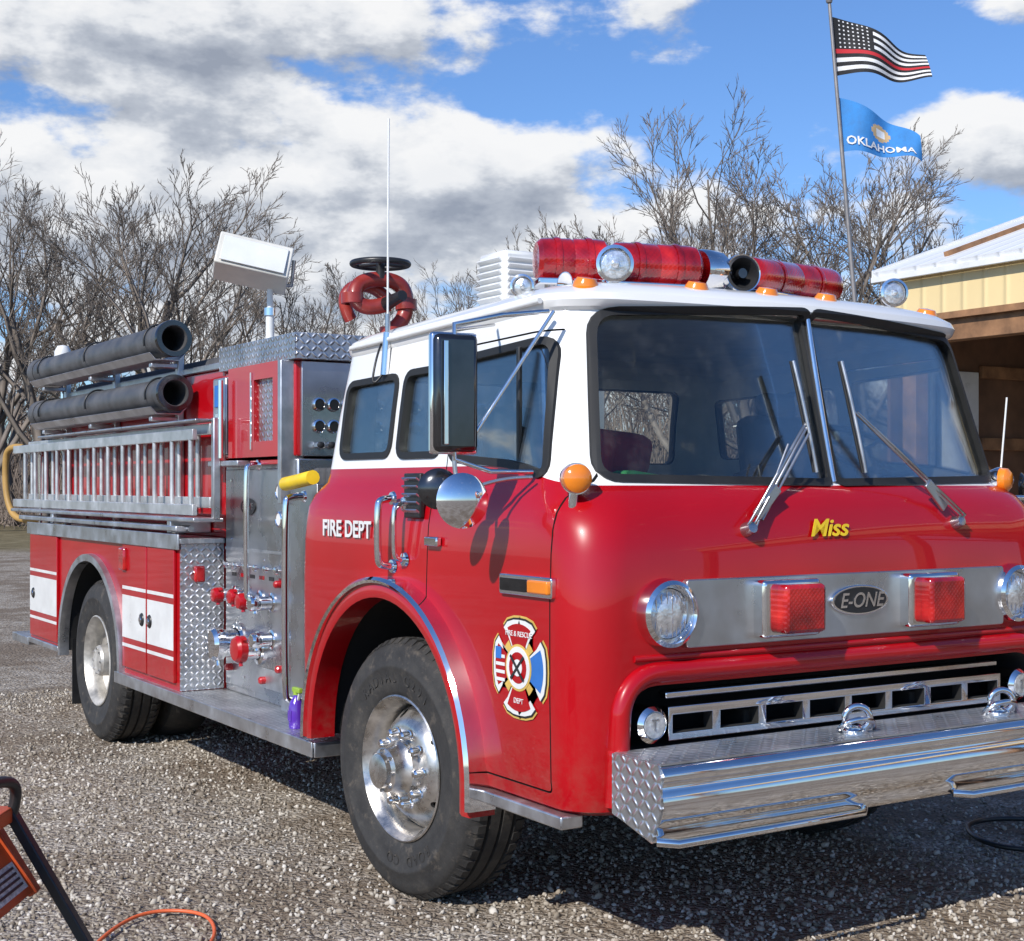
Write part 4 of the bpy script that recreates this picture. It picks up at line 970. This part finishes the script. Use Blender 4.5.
box('roof_ridge_vent',7.3,7.5,4.4,4.7,3.98,4.12,M_BLACK,Bn)
xw=6.24; 
box('header_wall',xw,xw+.04,y0,y1,3.20,3.62,M_CRY,Bn,0)
box('header_trim',xw-.012,xw+.045,y0,y1,3.14,3.198,M_WOOD,Bn,0)
box('header_beam',xw+.05,xw+.2,y0,y1,2.95,3.24,M_WOOD,Bn)
for y in (5.85,3.4,.9,-1.6,-4.7,-8.9): box('post',xw+.05,xw+.22,y-.08,y+.08,0,3.2,M_WOOD,Bn)
box('end_wall',xw,15.3,y1-.02,y1+.02,0,3.6,M_BROWN,Bn,0)
box('added_bright_panel',6.72,7.40,y1-.075,y1-.03,0,2.75,M_WHITE,Bn,.005)  # white panel added to give a bright patch through the cab windows
prism('gable_wall',[(xw,3.6),(15.3,3.6),(xr,zr-.1)],'y',y1-.03,y1+.03,M_CRX,Bn)
box('rear_wall',15.3,15.35,y0,y1,0,3.6,M_BROWN,Bn,0)
for z in (.6,1.3,2.0,2.7,3.3): box('girt',7.46 if z<2.9 else xw+.2,15.2,y1-.07,y1-.025,z,z+.12,M_WOOD,Bn)
for x in (8.3,10.4,12.5,14.6): box('wall_post',x-.08,x+.08,y1-.22,y1-.08,0,3.6,M_WOOD,Bn)
box('workbench',7.8,9.8,5.0,5.7,.85,.92,M_WOOD,Bn); box('workbench_leg',7.85,7.95,5.05,5.15,0,.85,M_WOOD,Bn); box('workbench_leg',9.65,9.75,5.05,5.15,0,.85,M_WOOD,Bn)
box('storage_cabinet',9.9,10.8,5.1,5.75,0,1.9,mat('grey_cabinet',(.3,.3,.32),.5),Bn)
for k in range(8):
    yy=-8.5+k*2.0
    quadslab('truss_chord',[(xe+.3,yy,ze+.02),(xe+.3,yy+.05,ze+.02),(xr,yy+.05,zr-.1),(xr,yy,zr-.1)],.12,M_WOOD); box('truss_tie',xw+.05,15.2,yy,yy+.05,3.45,3.58,M_WOOD,Bn,0)

# ================================================================== FLAGS
FP=empty('flag_pole')
base=Vector(place(21,5.37)); lean=-Rv*.085
zt=8.68
M_POLE=mat('weathered_pole',(0.28,0.26,0.25),.5,metal=.5)
cyl('pole',base,base+lean*zt+Vector((0,0,zt)),.045,M_POLE,FP,16,r1=.025); lathe('pole_ball',[(0,.05),(.04,.03),(.05,0),(.04,-.03),(0,-.05)],base+lean*(zt+.05)+Vector((0,0,zt+.05)),(0,0,1),M_POLE,FP,16)
def fl_map(z0,droop,amp,ph,taper):
    org=base+lean*z0+Vector((0,0,z0))
    def f(s,t,L,H):
        u=s/L
        return org+Rv*(s*(1-.04*u)+.03)+lean*(-t*.8)+Vector((0,0,-t*(1-taper*u)-droop*u**1.3+.05*math.sin(7*u+ph)*u))+Fv*(amp*math.sin(9*u+ph+t*1.4)*(.25+u))
    return f
def flag(nm,f,L,H,nx,ny,mats,pick):
    vs=[f(L*i/nx,H*j/ny,L,H) for j in range(ny+1) for i in range(nx+1)]; fs=[(j*(nx+1)+i,j*(nx+1)+i+1,(j+1)*(nx+1)+i+1,(j+1)*(nx+1)+i) for j in range(ny) for i in range(nx)]
    o=meshobj(nm,vs,fs,None,FP,60,recalc=False)
    for m_ in mats: o.data.materials.append(m_)
    for k,p in enumerate(o.data.polygons): p.material_index=pick(k%nx,k//nx); p.use_smooth=True
    return o
C_BLK=mat('flag_black',(.012,.012,.014),.8); C_WHT=mat('flag_white',(.72,.72,.72),.8); C_RED=mat('flag_red',(.5,.02,.03),.8); C_BLU=mat('flag_blue',(.04,.22,.55),.8); C_TAN=mat('flag_tan',(.55,.38,.2),.8)
f1=fl_map(8.50,.62,.15,.6,.58)
def pick1(i,j):
    st=j//3
    if st==7: return 2
    if st<7 and i<26:
        return 1 if (j%3==1 and i%3==1 and 1<i<25) else 0
    return 1 if st%2==1 else 0
flag('striped_flag',f1,1.40,.86,64,39,[C_BLK,C_WHT,C_RED],pick1)
f2=fl_map(7.32,.62,.13,2.0,.55)
def pick2(i,j):
    x=(i-20)/40*1.25;y=(j-11)/27*.85
    r=math.hypot(x/.16,y/.17)
    return 1 if r<1 and r>.55 else (2 if r<=.55 else 0)
flag('state_flag',f2,1.18,.80,40,27,[C_BLU,C_TAN,C_WHT],pick2)
cu=bpy.data.curves.new('tmp','FONT'); cu.body='OKLAHOMA'; cu.size=.19; cu.offset=.004; cu.align_x='CENTER'; cu.resolution_u=2
to=bpy.data.objects.new('tmp',cu); COL.objects.link(to); bpy.context.view_layer.update()
tm=bpy.data.meshes.new_from_object(to.evaluated_get(bpy.context.evaluated_depsgraph_get())); bpy.data.objects.remove(to,do_unlink=True)
for v in tm.vertices:
    x,y=v.co.x,v.co.y; v.co=f2(.56+x*.95,.70-y,1.18,.80)+Fv*(-.016)
o=bpy.data.objects.new('state_flag_text',tm); COL.objects.link(o); tm.materials.clear(); tm.materials.append(C_WHT); o.parent=FP

# ================================================================== SKY / SUN / CAMERA
SUN=Vector((-.90,-.44,0)).normalized(); EL=rad(37)
W=bpy.data.worlds.new('World'); S.world=W; W.use_nodes=True; t=NT(W.node_tree)
for nd in list(t.n): t.n.remove(nd)
out=t.new('ShaderNodeOutputWorld')
sky=t.new('ShaderNodeTexSky',sky_type='NISHITA'); sky.sun_disc=False; sky.sun_elevation=EL; sky.sun_rotation=math.atan2(SUN.x,SUN.y)%(2*math.pi); sky.air_density=1.0; sky.dust_density=.3; sky.ozone_density=2.5
bg=t.new('ShaderNodeBackground'); bg.inputs[1].default_value=.115; t.put(bg.inputs[0],t.mix(1.0,sky.outputs[0],(0.74,0.98,1.32),'MULTIPLY'))
g=t.new('ShaderNodeTexCoord').outputs['Generated']; sp=t.new('ShaderNodeSeparateXYZ'); t.put(sp.inputs[0],g)
AZ=t.m('ARCTAN2',sp.outputs[0],sp.outputs[1]); ELn=t.m('ARCSINE',sp.outputs[2])
X=t.m('MULTIPLY',t.m('SUBTRACT',AZ,.562),14.4); Y=t.m('MULTIPLY',ELn,14.4)
blobs=[(-3.7,4.45,2.8,.80,1.25),(-1.2,3.1,3.0,.62,1.0),(-4.8,2.9,1.6,.45,.7),(1.5,4.8,.8,.28,.75),(1.8,4.15,.6,.2,.65),(4.7,3.3,1.5,.5,.95),(3.6,4.95,1.0,.26,.6),(4.9,4.5,.7,.25,.55),(0,1.2,14,1.3,.85),(-2.2,2.3,3.2,.5,.6),(2.8,3.9,1.6,.6,-.3)]
def dens(X,Y,det):
    cv=t.new('ShaderNodeCombineXYZ'); t.put(cv.inputs[0],t.m('MULTIPLY',X,.62)); t.put(cv.inputs[1],t.m('MULTIPLY',Y,1.15)); cv.inputs[2].default_value=3.3
    nz=t.noise(cv.outputs[0],1.25,det,.57)
    acc=t.m('MULTIPLY',t.m('SUBTRACT',nz,.5),2.5)
    for (a,b_,rx,ry,amp) in blobs:
        dx=t.m('DIVIDE',t.m('SUBTRACT',X,a),rx); dy=t.m('DIVIDE',t.m('SUBTRACT',Y,b_),ry)
        e=t.m('EXPONENT',t.m('MULTIPLY',t.m('ADD',t.m('MULTIPLY',dx,dx),t.m('MULTIPLY',dy,dy)),-1))
        acc=t.m('MULTIPLY_ADD',e,amp,acc)
    return t.m('SUBTRACT',acc,.42)
D0=dens(X,Y,6); D1=dens(t.m('ADD',X,-.14),t.m('ADD',Y,.26),5)
mask=t.maprange(D0,-.10,.30,0,1,True)
lit=t.m('ADD',t.m('MULTIPLY',t.m('SUBTRACT',D0,D1),.95),.60,clamp=True)
lit2=t.m('SUBTRACT',lit,t.maprange(D0,.25,1.2,0,.24),clamp=True)
cc=t.ramp(lit2,[(0,(0.34,0.38,0.46)),(.35,(0.54,0.58,0.65)),(.62,(0.86,0.88,0.91)),(.9,(1.0,1.0,1.0))])
bg2=t.new('ShaderNodeBackground'); t.put(bg2.inputs[0],cc); bg2.inputs[1].default_value=.95
mx=t.new('ShaderNodeMixShader'); t.put(mx.inputs[0],t.m('MULTIPLY',mask,.97)); t.put(mx.inputs[1],bg.outputs[0]); t.put(mx.inputs[2],bg2.outputs[0]); t.l.new(mx.outputs[0],out.inputs[0])
L=bpy.data.lights.new('sun','SUN'); L.energy=4.8; L.angle=rad(.5); L.color=(1,.955,.89)
so=bpy.data.objects.new('sun',L); COL.objects.link(so)
sd=Vector((SUN.x*math.cos(EL),SUN.y*math.cos(EL),math.sin(EL))); so.rotation_euler=sd.to_track_quat('Z','Y').to_euler(); so.location=(-10,-6,12)
cam=bpy.data.cameras.new('camera'); co=bpy.data.objects.new('camera',cam); COL.objects.link(co)
co.location=(-3.87,-3.42,1.65); co.rotation_euler=(rad(90),0,-math.atan2(.533,.846)); cam.lens=50.6; cam.sensor_width=36; cam.shift_y=15.5/1024; cam.clip_end=3000; cam.clip_start=.05
S.camera=co
S.view_settings.view_transform='Standard'; S.view_settings.look='None'; S.view_settings.exposure=0
